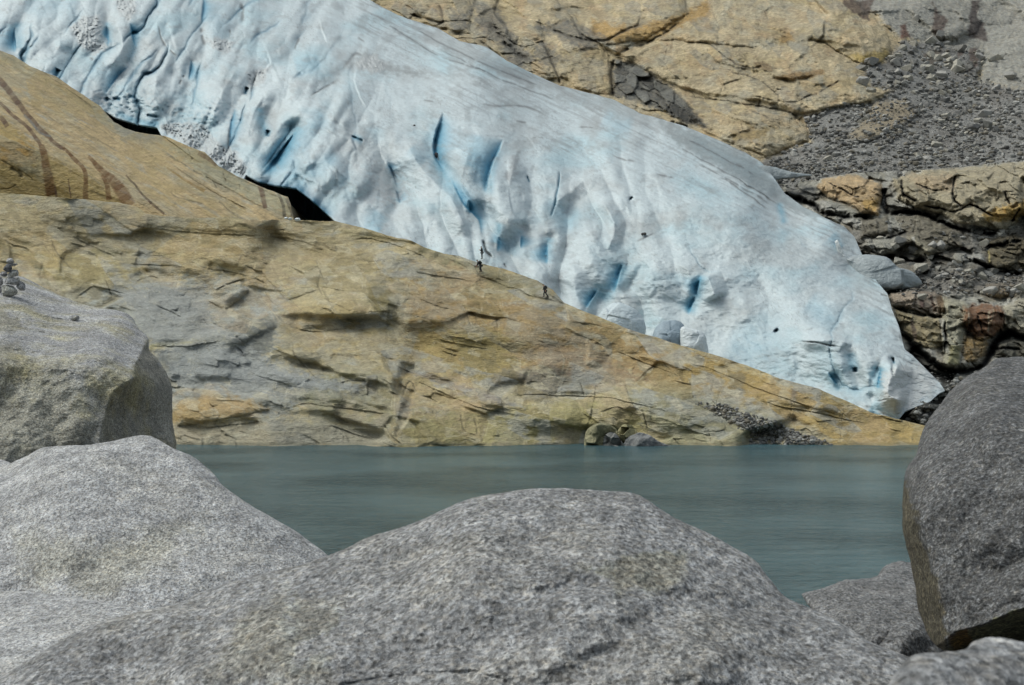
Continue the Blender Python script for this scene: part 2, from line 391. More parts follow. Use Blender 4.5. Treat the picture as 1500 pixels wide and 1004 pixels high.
ctrl = [(-300, 262, 244), (0, 283, 240), (200, 303, 235), (433, 323, 232), (600, 352, 229), (700, 385, 224), (825, 443, 216), (1000, 507, 204), (1143, 555, 195),
    (1277, 605, 187), (1353, 623, 184), (1600, 645, 182), (1800, 650, 181)]
ctrl += [(x, 652, 179) for x in range(-300, 1900, 150)] + [(x, 680, 176) for x in range(-300, 1900, 300)]
ctrl += [(0, 450, 214), (150, 400, 222), (150, 470, 208), (300, 430, 213), (300, 560, 191), (100, 580, 190), (600, 600, 184), (600, 500, 200), (620, 425, 211), (800, 480, 203),
    (900, 560, 192), (1000, 600, 186), (1100, 600, 187), (450, 400, 220), (450, 560, 190), (750, 580, 189)]
P = Patch(-300, 1800, BR_TOP, [(-300, 672), (1800, 672)], ctrl, 1.3, warp=(2.2, 30.))
U, V, u, v = P.U, P.V, P.u, P.v
# colour: broad zones
n = fb2(u/70, v/40, 4, 3); P.C[:] = TAN
def zone(P, m, c, a=1.): m = np.clip(m*a, 0, 1)[..., None]; P.C[:] = P.C*(1-m)+np.asarray(c, np.float32)*m
zone(P, sst(-.1, .4, n), OCH, .8); zone(P, sst(.05, .5, fb2(u/60+9, v/22+4, 4, 5)), GREYR, .8)
zone(P, sst(.1, .5, fb2(u/40+3, v/14+4, 4, 8)), OLIV, .6); zone(P, sst(.1, .5, fb2(u/50+33, v/12+4, 4, 9)), PINK, .5)
P.tint([(60, 410), (180, 415), (300, 400), (420, 430), (400, 520), (480, 560), (400, 620), (250, 600), (210, 520), (90, 440)], GREYR, 14, .9)
P.tint([(200, 500), (320, 510), (450, 545), (560, 570), (560, 590), (360, 580), (250, 570)], lin(138, 140, 136), 10, .8)
P.tint([(0, 300), (240, 330), (460, 330), (560, 380), (470, 385), (300, 372), (150, 360), (0, 350)], lin(160, 146, 112), 14, .8)
P.tint([(20, 370), (150, 375), (260, 392), (180, 410), (90, 425), (60, 400)], lin(156, 144, 102), 8, .8)
P.tint([(430, 450), (520, 440), (540, 480), (600, 500), (560, 530), (440, 510), (410, 480)], OCH, 9, .8)
P.tint([(590, 410), (700, 430), (850, 460), (1000, 520), (1180, 580), (1120, 590), (960, 560), (850, 530), (770, 560), (700, 550), (600, 510)], lin(150, 126, 84), 12, .85)
P.tint([(620, 480), (720, 480), (800, 520), (720, 560), (620, 540), (600, 510)], lin(152, 138, 92), 12, .8)
P.tint([(560, 600), (640, 605), (760, 600), (860, 580), (950, 620), (930, 655), (590, 655)], lin(150, 142, 98), 12, .85)
P.tint([(480, 540), (560, 545), (590, 600), (560, 640), (470, 620), (440, 580)], OLIV, 9, .6)
P.tint([(255, 592), (300, 580), (350, 583), (395, 600), (330, 612), (255, 625)], lin(158, 136, 94), 5, .9)
P.tint([(260, 620), (560, 615), (590, 640), (580, 655), (260, 655)], lin(146, 142, 122), 8, .7)
P.tint([(540, 418), (560, 413), (578, 440), (585, 470), (570, 480), (552, 458), (536, 432)], lin(112, 104, 70), 5, .9)
P.tint([(330, 480), (360, 465), (405, 465), (400, 510), (370, 530), (345, 505)], lin(96, 98, 92), 6, .8)
P.tint([(217, 505), (250, 500), (330, 492), (332, 500), (268, 505), (222, 514)], lin(162, 152, 92), 3, .9)
P.tint([(235, 520), (265, 518), (262, 530), (240, 532)], lin(150, 140, 96), 4, .7)
P.tint([(590, 540), (640, 552), (720, 575), (768, 596), (740, 595), (640, 565)], lin(136, 136, 132), 4, .9)
P.tint([(715, 560), (735, 540), (830, 540), (870, 560), (800, 590), (760, 575), (725, 575)], lin(112, 110, 102), 6, .75)
P.tint([(900, 570), (1050, 580), (1150, 620), (1100, 655), (980, 655), (950, 610)], lin(140, 138, 112), 12, .8)
P.tint([(1000, 512), (1100, 545), (1200, 580), (1350, 625), (1350, 655), (1220, 655), (1160, 620), (1100, 590), (1000, 560)], lin(160, 138, 88), 6, .9)
P.tint([(1160, 570), (1167, 572), (1166, 592), (1159, 592)], lin(90, 88, 84), 2, .8)
P.tint([(1068, 545), (1092, 548), (1090, 575), (1070, 575)], lin(122, 112, 86), 3, .8)
P.tint([(640, 372), (700, 388), (790, 415), (825, 443), (740, 425), (690, 395)], lin(140, 136, 112), 5, .85)
P.tint([(590, 580), (608, 585), (600, 610), (585, 640), (575, 640), (580, 600)], lin(112, 112, 104), 4, .8)
P.tint([(536, 550), (553, 550), (553, 577), (538, 577)], lin(106, 106, 100), 3, .8)
P.tint([(44, 380), (62, 385), (72, 420), (55, 405)], lin(112, 112, 88), 3, .8)
P.tint([(600, 385), (660, 385), (720, 410), (700, 425), (640, 410)], lin(162, 138, 102), 8, .6)
P.tint([(740, 520), (800, 500), (900, 530), (960, 560), (900, 565), (820, 545)], lin(150, 128, 104), 8, .5)
# relief
uw = U+5*fb2(U/60, V/50, 4, 211, .45); vw = V+4*fb2(U/60, V/50, 4, 223, .45)
k0, e0, q0 = facets(uw, vw, 82, 2.0, 14, 1.8, 5.2, 23, .6)
k1, e1, q1 = facets(uw, vw, 36, 2.0, 18, 1.1, 2.6, 4, .45)
k2, e2, q2 = facets(u, v, 11, 2.0, 20, .45, .7, 2)
rough = .2+.8*sst(-.1, .35, fb2(u/90, v/60, 3, 77))
P.D += 2.2*fb2(u/170, v/80, 2, 31)+1.3*k0+.9*k1*(.4+.6*rough)+.7*k2*rough-.3*fb2(u/90, v/26, 3, 33, .5, True)
jn = sst(.0, .3, fb2(u/60, v/60, 3, 90))
P.D += .12*np.exp(-(e1/.02)**2)*jn
P.D += .13*fb2(u/12, v/4, 4, 35, .6)
zone(P, np.exp(-(e1/.022)**2)*jn*sst(.1, .3, fb2(u/20, v/20, 2, 93)), lin(92, 86, 68), .4)
fcol(P, q1, 0, .22, lin(154, 156, 150), .6); fcol(P, q1, .22, .4, lin(168, 148, 118), .35); fcol(P, q1, .78, 1, lin(124, 112, 76), .55)
fcol(P, q2, 0, .22, lin(182, 174, 148), .5); fcol(P, q2, .85, 1, lin(118, 112, 88), .35)
fcol(P, q0, .0, .25, lin(140, 140, 130), .35); fcol(P, q0, .7, 1., lin(156, 130, 84), .3)
zone(P, np.exp(-((e2-.06)/.03)**2)*sst(0, .4, fb2(u/30, v/20, 3, 95)), lin(186, 178, 156), .5)
zone(P, np.exp(-((e1-.05)/.02)**2)*sst(-.1, .3, fb2(u/30, v/20, 3, 97)), lin(184, 176, 152), .5)
P.C *= (1+.14*(q2-.5)*rough+.12*(q1-.5)+.10*(q0-.5))[..., None]
P.C *= (1+.20*fb2(u/26, v/5, 4, 61)+.14*fb2(u/7, v/2.5, 3, 62))[..., None]
L = P.ledge; c_ = lin(86, 78, 56)
def brk(pts): return smooth_path(pts, 4)
for pts, h, f in [
    ([(80, 372), (95, 378), (160, 374), (213, 378), (267, 381), (285, 390)], 2.6, 12), ([(0, 340), (20, 352), (40, 358), (55, 368)], 1.5, 8),
    ([(105, 340), (150, 363), (190, 378)], 1., 6), ([(188, 415), (200, 402), (225, 396), (245, 405), (258, 413)], 2.2, 5),
    ([(295, 382), (315, 388), (340, 390), (372, 400)], 2.0, 6), ([(100, 438), (125, 418), (142, 414), (180, 422), (200, 428)], 1.6, 9),
    ([(230, 440), (262, 455), (280, 462)], 1.6, 8), ([(305, 425), (330, 412), (362, 402)], -1.2, 10),
    ([(300, 455), (312, 470), (340, 475), (360, 462)], 2.2, 10), ([(335, 495), (350, 500), (362, 510), (370, 530)], 2.5, 10),
    ([(217, 500), (270, 502), (330, 492)], 1.4, 5), ([(250, 553), (262, 555)], 1., 5), ([(360, 530), (380, 545), (430, 560), (435, 566)], 1.3, 7),
    ([(400, 600), (440, 585), (500, 590), (570, 600), (600, 612)], 1.8, 9), ([(300, 583), (350, 583), (395, 600)], 1.0, 8),
    ([(255, 610), (300, 620), (360, 615), (400, 610)], 1.0, 8), ([(470, 610), (520, 628), (560, 640), (590, 652)], 1.8, 9),
    ([(590, 540), (640, 560), (700, 585), (768, 600)], 2.8, 12), ([(640, 491), (680, 500), (725, 508)], 1.2, 3), ([(646, 508), (675, 518)], 1.2, 3),
    ([(545, 415), (580, 412), (640, 440), (700, 450), (780, 458)], 2.0, 14), ([(600, 392), (640, 398), (700, 408)], 1.2, 8),
    ([(500, 350), (540, 345), (590, 358), (650, 384)], 1.0, 7), ([(735, 415), (760, 420), (800, 440)], .9, 4),
    ([(720, 585), (760, 574), (800, 575), (900, 580), (980, 600)], .8, 10), 
    ([(900, 508), (940, 524), (1000, 548)], 1., 9), ([(1000, 522), (1050, 535), (1110, 560), (1160, 578), (1230, 600)], 2.2, 8),
    ([(1000, 570), (1050, 595), (1110, 622), (1190, 640), (1225, 652)], 2.8, 11), ([(1100, 580), (1150, 592), (1200, 600), (1280, 620)], .9, 8),
    ([(420, 470), (460, 480), (520, 475), (560, 490)], 1.4, 10), ([(480, 560), (520, 550), (560, 555)], 1.6, 9), ([(850, 595), (890, 620), (912, 650)], 1.8, 9),
    ([(400, 505), (430, 515), (470, 535)], 1.6, 6), ([(870, 600), (905, 590), (930, 600), (950, 615)], 1.4, 10), ([(150, 318), (260, 335), (420, 345), (500, 372)], .8, 9)]:
    L(brk(pts), h*.85, f*1.6+4, .4, 1.5+3.2*abs(h))
for pts, w, d in [([(650, 491), (690, 500), (718, 508)], 1.1, .7), ([(728, 503), (750, 517)], 1., .6), ([(647, 508), (673, 518)], 1.1, .8),
    ([(465, 415), (473, 435), (490, 445)], 1.6, 1.2), ([(60, 352), (75, 372), (110, 385)], 1., .6), ([(960, 512), (975, 535), (995, 555)], 1.1, .8), ([(1045, 555), (1040, 580)], 1., .7),
    ([(1057, 565), (1050, 590), (1062, 600)], 1., .6), ([(1162, 590), (1155, 615)], 1.1, .7), ([(1237, 588), (1230, 650)], 1., .7), ([(1232, 600), (1228, 635)], 1., .6),
    ([(585, 590), (600, 560), (610, 575)], 2.5, 1.2), ([(675, 605), (680, 630), (700, 640)], 1.6, 1.), ([(695, 610), (700, 640)], 1.5, 1.), ([(315, 620), (330, 635), (345, 645)], 1.2, .8),
    ([(385, 415), (395, 440), (410, 450)], 1.2, .8), ([(430, 500), (432, 520), (470, 560)], 1.4, 1.), ([(462, 380), (470, 400), (480, 420)], 1.2, .9), ([(75, 350), (85, 372), (110, 400)], 2.2, 1.2),
    ([(155, 410), (160, 425), (163, 433)], 1.6, 1.4), ([(500, 620), (505, 650)], 1.2, .9), ([(560, 620), (575, 640), (590, 652)], 1.6, 1.2), ([(320, 640), (322, 650)], 1, .6), ([(1037, 625), (1043, 650)], 1.2, .8),
    ([(1060, 620), (1068, 640)], 1, .6), ([(850, 560), (856, 580)], 1.4, 1), ([(940, 600), (948, 630)], 1.4, 1), ([(680, 450), (690, 480)], 1.2, .8), ([(985, 640), (1000, 655)], 1.6, 1)]:
    P.crack(brk(pts), w*.6, d*.25, lin(98, 92, 74), .45)
for pl_, gx, gy, so_ in [([(537, 420), (560, 412), (583, 440), (587, 478), (560, 465), (540, 440)], -.1, .3, 3), ([(600, 445), (700, 455), (860, 500), (800, 530), (740, 545), (700, 560), (620, 540), (590, 480)], 0, .10, 7),
    ([(560, 520), (600, 535), (700, 575), (770, 597), (740, 600), (640, 575), (570, 545)], 0, -.28, 4), ([(715, 577), (735, 540), (770, 545), (765, 582)], .05, .25, 3),
    ([(173, 377), (267, 381), (290, 400), (260, 420), (200, 402), (150, 412), (90, 425), (60, 395)], 0, .13, 4), ([(330, 495), (345, 470), (390, 462), (405, 480), (395, 520), (370, 535)], .1, .22, 3), ([(220, 515), (330, 505), (420, 545), (540, 560), (520, 575), (380, 560), (255, 550)], 0, -.2, 6),
    ([(380, 500), (500, 490), (560, 540), (480, 545), (400, 535)], 0, .14, 5), ([(1000, 525), (1110, 560), (1200, 590), (1350, 630), (1350, 650), (1240, 645), (1160, 615), (1060, 585)], 0, .10, 5), 
    ([(536, 550), (553, 551), (553, 577), (538, 578)], 0, .3, 2), ([(590, 560), (606, 575), (600, 610), (582, 640), (575, 630), (585, 590)], .25, .1, 3), ([(44, 380), (62, 385), (73, 425), (56, 408)], .3, .1, 3), ([(440, 445), (520, 440), (545, 470), (500, 492), (440, 485)], .05, .13, 6), ([(850, 590), (930, 600), (950, 650), (870, 650)], .12, .05, 5),
    ([(860, 500), (900, 520), (900, 545), (860, 535)], .15, .05, 4), ([(930, 515), (990, 530), (1000, 560), (950, 560)], -.1, .12, 5), ([(640, 372), (700, 387), (760, 402), (826, 446), (780, 440), (700, 408)], 0, .12, 3), ([(600, 388), (650, 392), (700, 405), (690, 420), (620, 405)], 0, .15, 4)]: P.facet(pl_, gx, gy, so_)
P.bulge([(305, 455), (325, 452), (362, 462), (355, 475), (330, 482), (312, 474)], 1.4, 9); P.bulge([(255, 604), (300, 583), (350, 583), (395, 600), (340, 612), (260, 625)], 1.3, 9); P.bulge([(382, 400), (400, 380), (440, 375), (470, 395), (465, 425), (420, 440)], 1.2, 12)
P.tint([(170, 425), (300, 420), (310, 470), (400, 530), (360, 540), (300, 510), (215, 500)], lin(142, 144, 140), 8, .75); P.tint([(225, 515), (330, 508), (430, 550), (540, 562), (520, 575), (380, 562), (255, 552)], lin(140, 143, 140), 6, .8); P.tint([(257, 622), (400, 615), (560, 632), (580, 655), (257, 655)], lin(148, 144, 128), 6, .6)
vn = np.abs(fb2(u/46+v/60, v/12, 3, 371)); zone(P, (1-sst(0, .018, vn))*sst(.0, .3, fb2(u/50, v/30, 3, 375)), lin(190, 182, 156), .5)
vn = np.abs(fb2(u/30-v/50, v/10, 3, 381)); zone(P, (1-sst(0, .012, vn))*sst(.08, .3, fb2(u/40, v/30, 3, 385)), lin(96, 90, 72), .6)
P.C *= 1.06*(1+.24*fb2(u/14, v/6, 4, 391, .6))[..., None]
P.bulge([(600, 612), (680, 600), (760, 612), (840, 590), (900, 655), (820, 668), (640, 668)], 1.2, 26)
P.bulge([(300, 438), (318, 420), (352, 412), (365, 425), (350, 440), (330, 455)], 1.8, 12)
P.bulge([(645, 372), (700, 386), (760, 400), (810, 424), (826, 446), (760, 428), (700, 402)], 1.2, 8)
WL = sst(646, 651, V)*(1-sst(652.2, 653.5, V)); P.C = P.C*(1-.45*WL[..., None])+.45*WL[..., None]*lin(92, 92, 74)
br = P.build('bedrock_slope', M_rock, curl=(.8, 14.), floor=30); tag(br, kind='structure')
PB = P

# ------------------------------------------------------------------ smooth slab left of the glacier
SL_TOP = [(-300, -60), (0, 74), (20, 82), (43, 97), (83, 113), (127, 143), (147, 156), (167, 179), (185, 189), (205, 195), (240, 199), (277, 215), (300, 223), (320, 243),
    (345, 257), (364, 265), (390, 277), (422, 289), (426, 300), (430, 320)]
ctrl = [(-300, -60, 345), (0, 74, 300), (43, 97, 295), (147, 156, 284), (205, 195, 277), (300, 223, 268), (364, 265, 258), (422, 289, 247), (430, 330, 240), (-300, 180, 285), (0, 200, 262), (75, 222, 260),
    (130, 255, 254), (195, 300, 245), (0, 290, 256), (75, 300, 255), (-300, 300, 272), (130, 310, 251), (250, 320, 240), (330, 330, 238), (0, 340, 254), (430, 345, 239), (200, 345, 243)]
P = Patch(-300, 430, SL_TOP, [(-300, 345), (430, 345)], ctrl, .9, warp=(2., 22.))
U, V, u, v = P.U, P.V, P.u, P.v
al = u*.87+v*.5; ac = -u*.5+v*.87
P.C[:] = lin(174, 154, 116)
zone(P, sst(-.1, .4, fb2(al/90, ac/22, 4, 4)), lin(158, 150, 126), .8); zone(P, sst(0, .4, fb2(al/60, ac/9, 4, 6)), lin(160, 140, 104), .7)
zone(P, sst(.1, .4, fb2(al/40, ac/7, 4, 16)), lin(150, 150, 140), .6)
P.tint([(-300, 180), (0, 170), (60, 222), (130, 262), (195, 305), (-300, 305)], lin(156, 136, 86), 6, .85)
P.tint([(-300, 195), (0, 203), (45, 212), (55, 235), (20, 240), (-300, 230)], lin(150, 116, 58), 7, .7)
P.tint([(230, 205), (300, 222), (364, 265), (422, 290), (430, 320), (380, 300), (300, 260)], lin(146, 144, 120), 6, .8)
P.tint([(0, 74), (45, 97), (147, 157), (200, 200), (150, 180), (60, 120), (0, 90)], lin(152, 138, 98), 5, .7)
P.tint([(150, 160), (170, 178), (240, 199), (235, 210), (180, 205)], lin(130, 128, 116), 4, .8)
P.D += 1.2*fb2(al/120, ac/40, 3, 31)+.32*fb2(al/60, ac/6, 4, 33)*(1-.8*sst(0, 25, v-np.interp(u, [-300, 0, 75, 130, 196], [190, 203, 221, 253, 300])))+.12*fb2(u/6, v/4, 3, 35)
zone(P, sst(0, .3, fb2(al/70, ac/4.5, 4, 71, .6))*sst(-.1, .3, fb2(u/60, v/60, 2, 72)), lin(184, 174, 146), .6); zone(P, sst(.05, .35, fb2(al/60, ac/5, 4, 73, .6)), lin(128, 118, 88), .5)
P.C *= (1+.24*fb2(al/30, ac/3, 4, 61, .6)+.22*fb2(u/12, v/8, 4, 64, .6))[..., None]
ks_, es_, qs_ = facets(u, v, 30, 3., 29, .9, 1.2, 75, .2); P.D += ks_*.8*sst(200, 320, u+.4*v); fcol(P, qs_, 0, .3, lin(146, 146, 128), .4); fcol(P, qs_, .75, 1, lin(152, 136, 92), .4)
P.ledge(brk([(-300, 190), (0, 203), (40, 208), (75, 221), (100, 235), (130, 253), (160, 273), (196, 300)]), -1.6, 30, edge=5)
W_ = lin(92, 70, 54); W2 = lin(98, 68, 34)
for pts, w0, w1, c in [([(-5, 112), (12, 132), (28, 153), (42, 170), (60, 190), (78, 207), (95, 220)], 5.5, 3, W_), ([(0, 150), (20, 170), (45, 192), (60, 214)], 2.5, 3.5, W_),
    ([(60, 212), (66, 235), (76, 287)], 5, 10, W2), ([(92, 216), (110, 235), (124, 252), (126, 293)], 2.5, 4.5, W2), ([(130, 229), (145, 246), (158, 258), (172, 272), (190, 302)], 3, 12, W2),
    ([(148, 256), (157, 272), (160, 293)], 2.5, 6, W2), ([(185, 257), (205, 280), (222, 298), (240, 314)], 1.5, 2, W_), ([(0, 170), (12, 186)], 4, 4, W_), ([(100, 262), (103, 290)], 1, 1.5, W_), ([(81, 273), (83, 289)], 1.5, 2.5, W_),
    ([(380, 272), (385, 285), (388, 305)], 4, 4, W_), ([(408, 285), (415, 300), (416, 318)], 2.5, 3, lin(80, 74, 60)), ([(420, 290), (425, 303), (428, 318)], 3, 3, lin(98, 92, 76)), ([(290, 224), (305, 232), (318, 242)], 4, 4, lin(110, 90, 64)),
    ([(35, 168), (60, 195), (75, 200)], 2.5, 1.5, lin(120, 118, 110)), ([(245, 246), (275, 266), (300, 280)], 1.5, 3, lin(140, 116, 70))]:
    S = smooth_path(pts, 4)
    for i in range(len(S)-1):
        P.tline(S[i:i+2], w0+(w1-w0)*i/len(S), c, .8*(.75+.5*((i*7) % 5)/5), fade=0)
for pts, w, d in [([(15, 245), (30, 255), (30, 262)], 3., 1.6), ([(0, 235), (20, 245), (45, 260), (48, 268)], 1., .6), ([(185, 257), (205, 280), (240, 314)], 1.3, .8), ([(45, 92), (90, 125), (140, 160)], 1., .5),
    ([(240, 222), (280, 248), (330, 275), (400, 312)], 1.2, 1.), ([(250, 240), (310, 280), (370, 310)], 1., .8), ([(275, 218), (282, 235)], 1.1, .8), ([(326, 252), (332, 268)], 1.1, .8), ([(320, 295), (345, 315)], 1.6, 1.),
    ([(300, 225), (330, 250), (420, 296)], 1.1, .8), ([(248, 280), (262, 290), (300, 300)], 1.5, .5), ([(310, 262), (318, 275)], 1, .5), ([(350, 270), (352, 280)], 1, .6), ([(0, 278), (14, 276), (25, 270)], 1., .6)]:
    P.crack(brk(pts), w, d*.4, lin(100, 92, 70), .5)
for pts, h, f in [([(230, 208), (280, 236), (340, 268), (420, 306)], 1.2, 7), ([(270, 262), (320, 285), (380, 318)], 1., 8), ([(60, 112), (110, 140), (160, 172)], .9, 6)]: P.ledge(brk(pts), h*.6, f, edge=2.5)
o = P.build('rock_slab', M_rock, curl=(.8, 14.), floor=30); tag(o, kind='structure')

# ------------------------------------------------------------------ glacier
G_TOP = [(-300, -90), (470, -90), (540, -1), (560, 11), (597, 28), (640, 41), (673, 60), (713, 69), (743, 90), (783, 109), (820, 126), (850, 133), (900, 147), (937, 166), (973, 176), (1000, 184),
    (1040, 200), (1093, 224), (1115, 238), (1132, 258), (1150, 284), (1178, 304), (1213, 321), (1236, 332), (1252, 348), (1264, 376), (1274, 398), (1285, 413), (1300, 431), (1307, 455), (1317, 479), (1325, 512), (1337, 521), (1357, 541), (1376, 560), (1384, 572)]
G_BOT = [(-300, 75), (0, 105), (130, 170), (150, 161), (170, 173), (200, 182), (230, 187), (240, 205), (300, 250), (352, 275), (360, 256), (378, 266), (400, 271), (434, 276), (453, 290), (473, 308), (490, 323), (496, 350),
    (600, 385), (700, 415), (825, 475), (960, 520), (1100, 560), (1200, 595), (1290, 630), (1317, 614), (1327, 602), (1343, 596), (1363, 588), (1376, 576), (1384, 573)]
ctrl = [(-300, 75, 322), (0, 75, 310), (150, 155, 293), (300, 225, 274), (380, 265, 262), (440, 278, 254), (490, 323, 246), (600, 355, 241), (700, 390, 236), (825, 450, 231), (960, 498, 224), (1100, 540, 213), (1200, 573, 206), (1290, 612, 197),
    (1380, 573, 203), (100, 0, 348), (300, 0, 372), (300, 120, 312), (450, 150, 292), (600, 200, 284), (600, 280, 262), (700, 230, 268), (700, 330, 246), (540, 0, 430), (700, 100, 345), (850, 250, 276), (900, 200, 300), (1000, 250, 276), (850, 380, 244), (1000, 350, 244), (1000, 450, 229),
    (1100, 300, 263), (1100, 430, 231), (1200, 400, 238), (1250, 500, 211), (1200, 520, 212), (1300, 445, 228), (1330, 540, 208), (1300, 570, 200), (900, 147, 352), (1000, 184, 325), (1093, 224, 304), (1140, 290, 282), (1213, 321, 264), (1262, 380, 250), (640, 41, 410), (783, 109, 372), (0, -90, 410), (-300, -90, 430), (450, -90, 520)]
P = Patch(-300, 1384, G_TOP, G_BOT, ctrl, 1.35, warp=(2.5, 30.))
U, V, u, v = P.U, P.V, P.u, P.v
ICE, ICEB, ICED, BLUE, DEEP, DIRT = lin(190, 201, 204), lin(164, 191, 199), lin(152, 162, 165), lin(118, 164, 182), lin(66, 134, 164), lin(92, 90, 88)
al = u*.90+v*.44; ac = -u*.44+v*.90      # down-glacier / across
def billow(ang, la, lc, seed, o=3):
    c, s_ = math.cos(R_(ang)), math.sin(R_(ang)); wu = U+14*fb2(U/90, V/90, 3, seed+50); wv = V+14*fb2(U/90, V/90, 3, seed+60)
    x = (wu*c+wv*s_)/la; y = (-wu*s_+wv*c)/lc; t_ = 0; a_ = 1.; n_ = 0
    for k_ in range(o): t_ = t_+a_*np.abs(pn2(x, y, seed+k_)); n_ += a_; a_ *= .45; x = x*2.1; y = y*2.1
    return t_/n_
P.C[:] = ICE
zone(P, sst(-.1, .45, fb2(u/110, v/60, 4, 3)), ICEB, .75)
zone(P, sst(-.05, .4, fb2(u/80+7, v/50, 4, 5)), lin(178, 185, 186), .7)
# dirty streaks along the flow, most near the lateral margin
yt = P.V[0][None]; dm = (V-yt)
marg = np.exp(-np.maximum(dm, 0)/55.)*(U > 380)+.55*sst(0, .5, fb2(u/140, v/60, 2, 12))*(1-sst(200, 330, V))*sst(350, 560, U)
st = sst(-.05, .35, fb2(al/110, ac/4.5, 4, 14, .55))
zone(P, st*np.clip(marg, 0, 1), lin(128, 131, 132), .75)
zone(P, sst(.1, .4, fb2(al/60, ac/3., 4, 19, .6))*np.clip(marg, 0, 1), lin(100, 102, 104), .6)
zone(P, sst(.05, .5, fb2(u/60+3, v/60, 4, 15, .65))*(1-sst(1000, 1300, U)), lin(150, 153, 153), .6)
for an, sd_ in ((118, 461), (100, 471), (70, 481)):
    fr_ = billow(an, 120, 26, sd_, 2); zone(P, (1-sst(.0, .022, fr_))*sst(.0, .3, fb2(U/50, V/50, 3, sd_))*(1-sst(900, 1150, U)), lin(110, 126, 134), .6)
fr_ = billow(26, 150, 20, 491, 2); zone(P, (1-sst(0, .03, fr_))*sst(.02, .3, fb2(U/40, V/30, 3, 495))*sst(300, 500, U), lin(112, 112, 110), .6)
# swells and relief
P.D += 4.5*fb2(u/170, v/110, 2, 31)
lf = 1-sst(520, 680, U+.3*V); md = sst(480, 640, U+.2*V)*(1-sst(860, 1060, U)); rt = sst(800, 1050, U)
up_ = 1-sst(40, 130, dm)*1.
P.D -= (1-.8*np.clip(marg, 0, 1))*(7.5*billow(118, 190, 52, 401, 2)*lf+7.*billow(74, 170, 60, 411, 1)*md*sst(150, 230, V)+3.5*billow(62, 170, 110, 421, 1)*rt)
P.D -= (1-.7*np.clip(marg, 0, 1))*(1.5*billow(128, 60, 24, 431, 1)*lf+.7*billow(80, 70, 26, 441, 1)*md)+.5*fb2(u/30, v/24, 3, 451)
P.D += .55*fb2(al/60, ac/7, 3, 38)*np.clip(marg+.2, 0, 1)
mm = sst(250, 420, V)*sst(760, 950, U)
ki_, ei_, qi_ = facets(U+6*fb2(U/40, V/40, 3, 601), V+6*fb2(U/40, V/40, 3, 603), 26, 1.7, 62, 1.6, 2.2, 605, .5); kj_, ej_, qj_ = facets(u, v, 11, 1.5, 50, .7, .9, 607, .5)
P.D += (1-.85*np.clip(marg, 0, 1))*(ki_*(.5*lf+.28*md+.08*rt)+kj_*(.4*lf+.18*md+.08*rt))
P.D += .35*fb2(u/22, v/8, 4, 36, .55)*(.3+.7*mm)+.13*fb2(u/6, v/2.6, 3, 37)
hv = lambda *a: smooth_path(a, 5)
# broad valleys between the seracs
for pts, w, d in [([(648, 165), (633, 220), (660, 263), (680, 300), (700, 323), (716, 372)], 13, 3.4), ([(735, 205), (720, 245), (712, 290), (722, 350)], 12, 1.6), ([(443, 165), (417, 213), (383, 257)], 15, 6.5),
    ([(298, 0), (295, 33), (300, 70), (280, 97), (273, 130), (270, 170)], 9, 3.), ([(350, 0), (355, 33), (337, 50), (325, 90)], 8, 2.5), ([(150, -30), (158, 40), (175, 75), (192, 90)], 11, 4.), ([(192, 33), (197, 67), (187, 100), (153, 137)], 9, 3.5),
    ([(30, 10), (25, 57), (23, 77), (60, 110)], 12, 4.), ([(500, 50), (447, 60), (433, 77), (400, 100), (363, 133), (343, 163), (337, 217)], 11, 3.6), ([(540, 100), (500, 113), (450, 143), (403, 157), (395, 190), (385, 215)], 12, 3.4),
    ([(567, 238), (582, 270), (586, 298), (560, 330)], 10, 2.2), ([(808, 335), (802, 360), (796, 395)], 10, 1.8), ([(770, 320), (752, 350), (735, 385)], 12, 2.), ([(913, 385), (905, 405), (880, 440), (860, 455)], 9, 1.4), ([(950, 380), (930, 410), (908, 432)], 7, 2.),
    ([(1030, 405), (1020, 432), (1007, 462)], 8, 1.4), ([(1240, 505), (1252, 545), (1270, 580)], 10, 2.2), ([(1290, 530), (1284, 560), (1280, 595)], 7, 2.6), ([(1305, 520), (1308, 550)], 4, 1.5), ([(860, 240), (845, 290), (830, 330)], 10, 1.6),
    ([(555, 0), (430, 40), (350, 80)], 14, 1.6), ([(390, 150), (385, 180), (395, 210)], 9, 2.6), ([(210, 60), (235, 100), (262, 110), (278, 100)], 8, 2.2), ([(60, 60), (100, 80), (140, 85)], 8, 2.5), ([(1220, 545), (1235, 575)], 6, 1.4), ([(1170, 440), (1215, 470), (1255, 500)], 16, 1.8),
    ([(940, 170), (960, 200), (930, 215)], 10, 2.), ([(1000, 190), (1080, 232), (1140, 270)], 14, 2.)]: P.valley(hv(*pts), w*1.1, d*.9)
for pts, w, h in [([(590, 200), (620, 250), (660, 290), (690, 350)], 26, 2.2), ([(690, 210), (675, 270), (700, 310)], 22, 2.0), ([(760, 210), (745, 290), (770, 350)], 30, 2.4), ([(430, 250), (480, 240), (540, 290)], 40, 3.), ([(350, 90), (320, 150), (305, 190)], 26, 2.5),
    ([(215, 65), (230, 120), (210, 170)], 30, 2.2), ([(165, 25), (180, 65), (160, 105)], 16, 2.), ([(400, 120), (370, 170), (360, 220)], 20, 2.2), ([(1033, 400), (1050, 440)], 22, 1.6), ([(1320, 525), (1300, 575), (1330, 590)], 26, 2.6), ([(1170, 500), (1230, 500), (1245, 510)], 16, 1.2),
    ([(810, 300), (850, 270), (860, 250)], 18, 1.5), ([(880, 290), (900, 330), (890, 370)], 16, 1.4)]: P.ridge(hv(*pts), w, h*1.8)
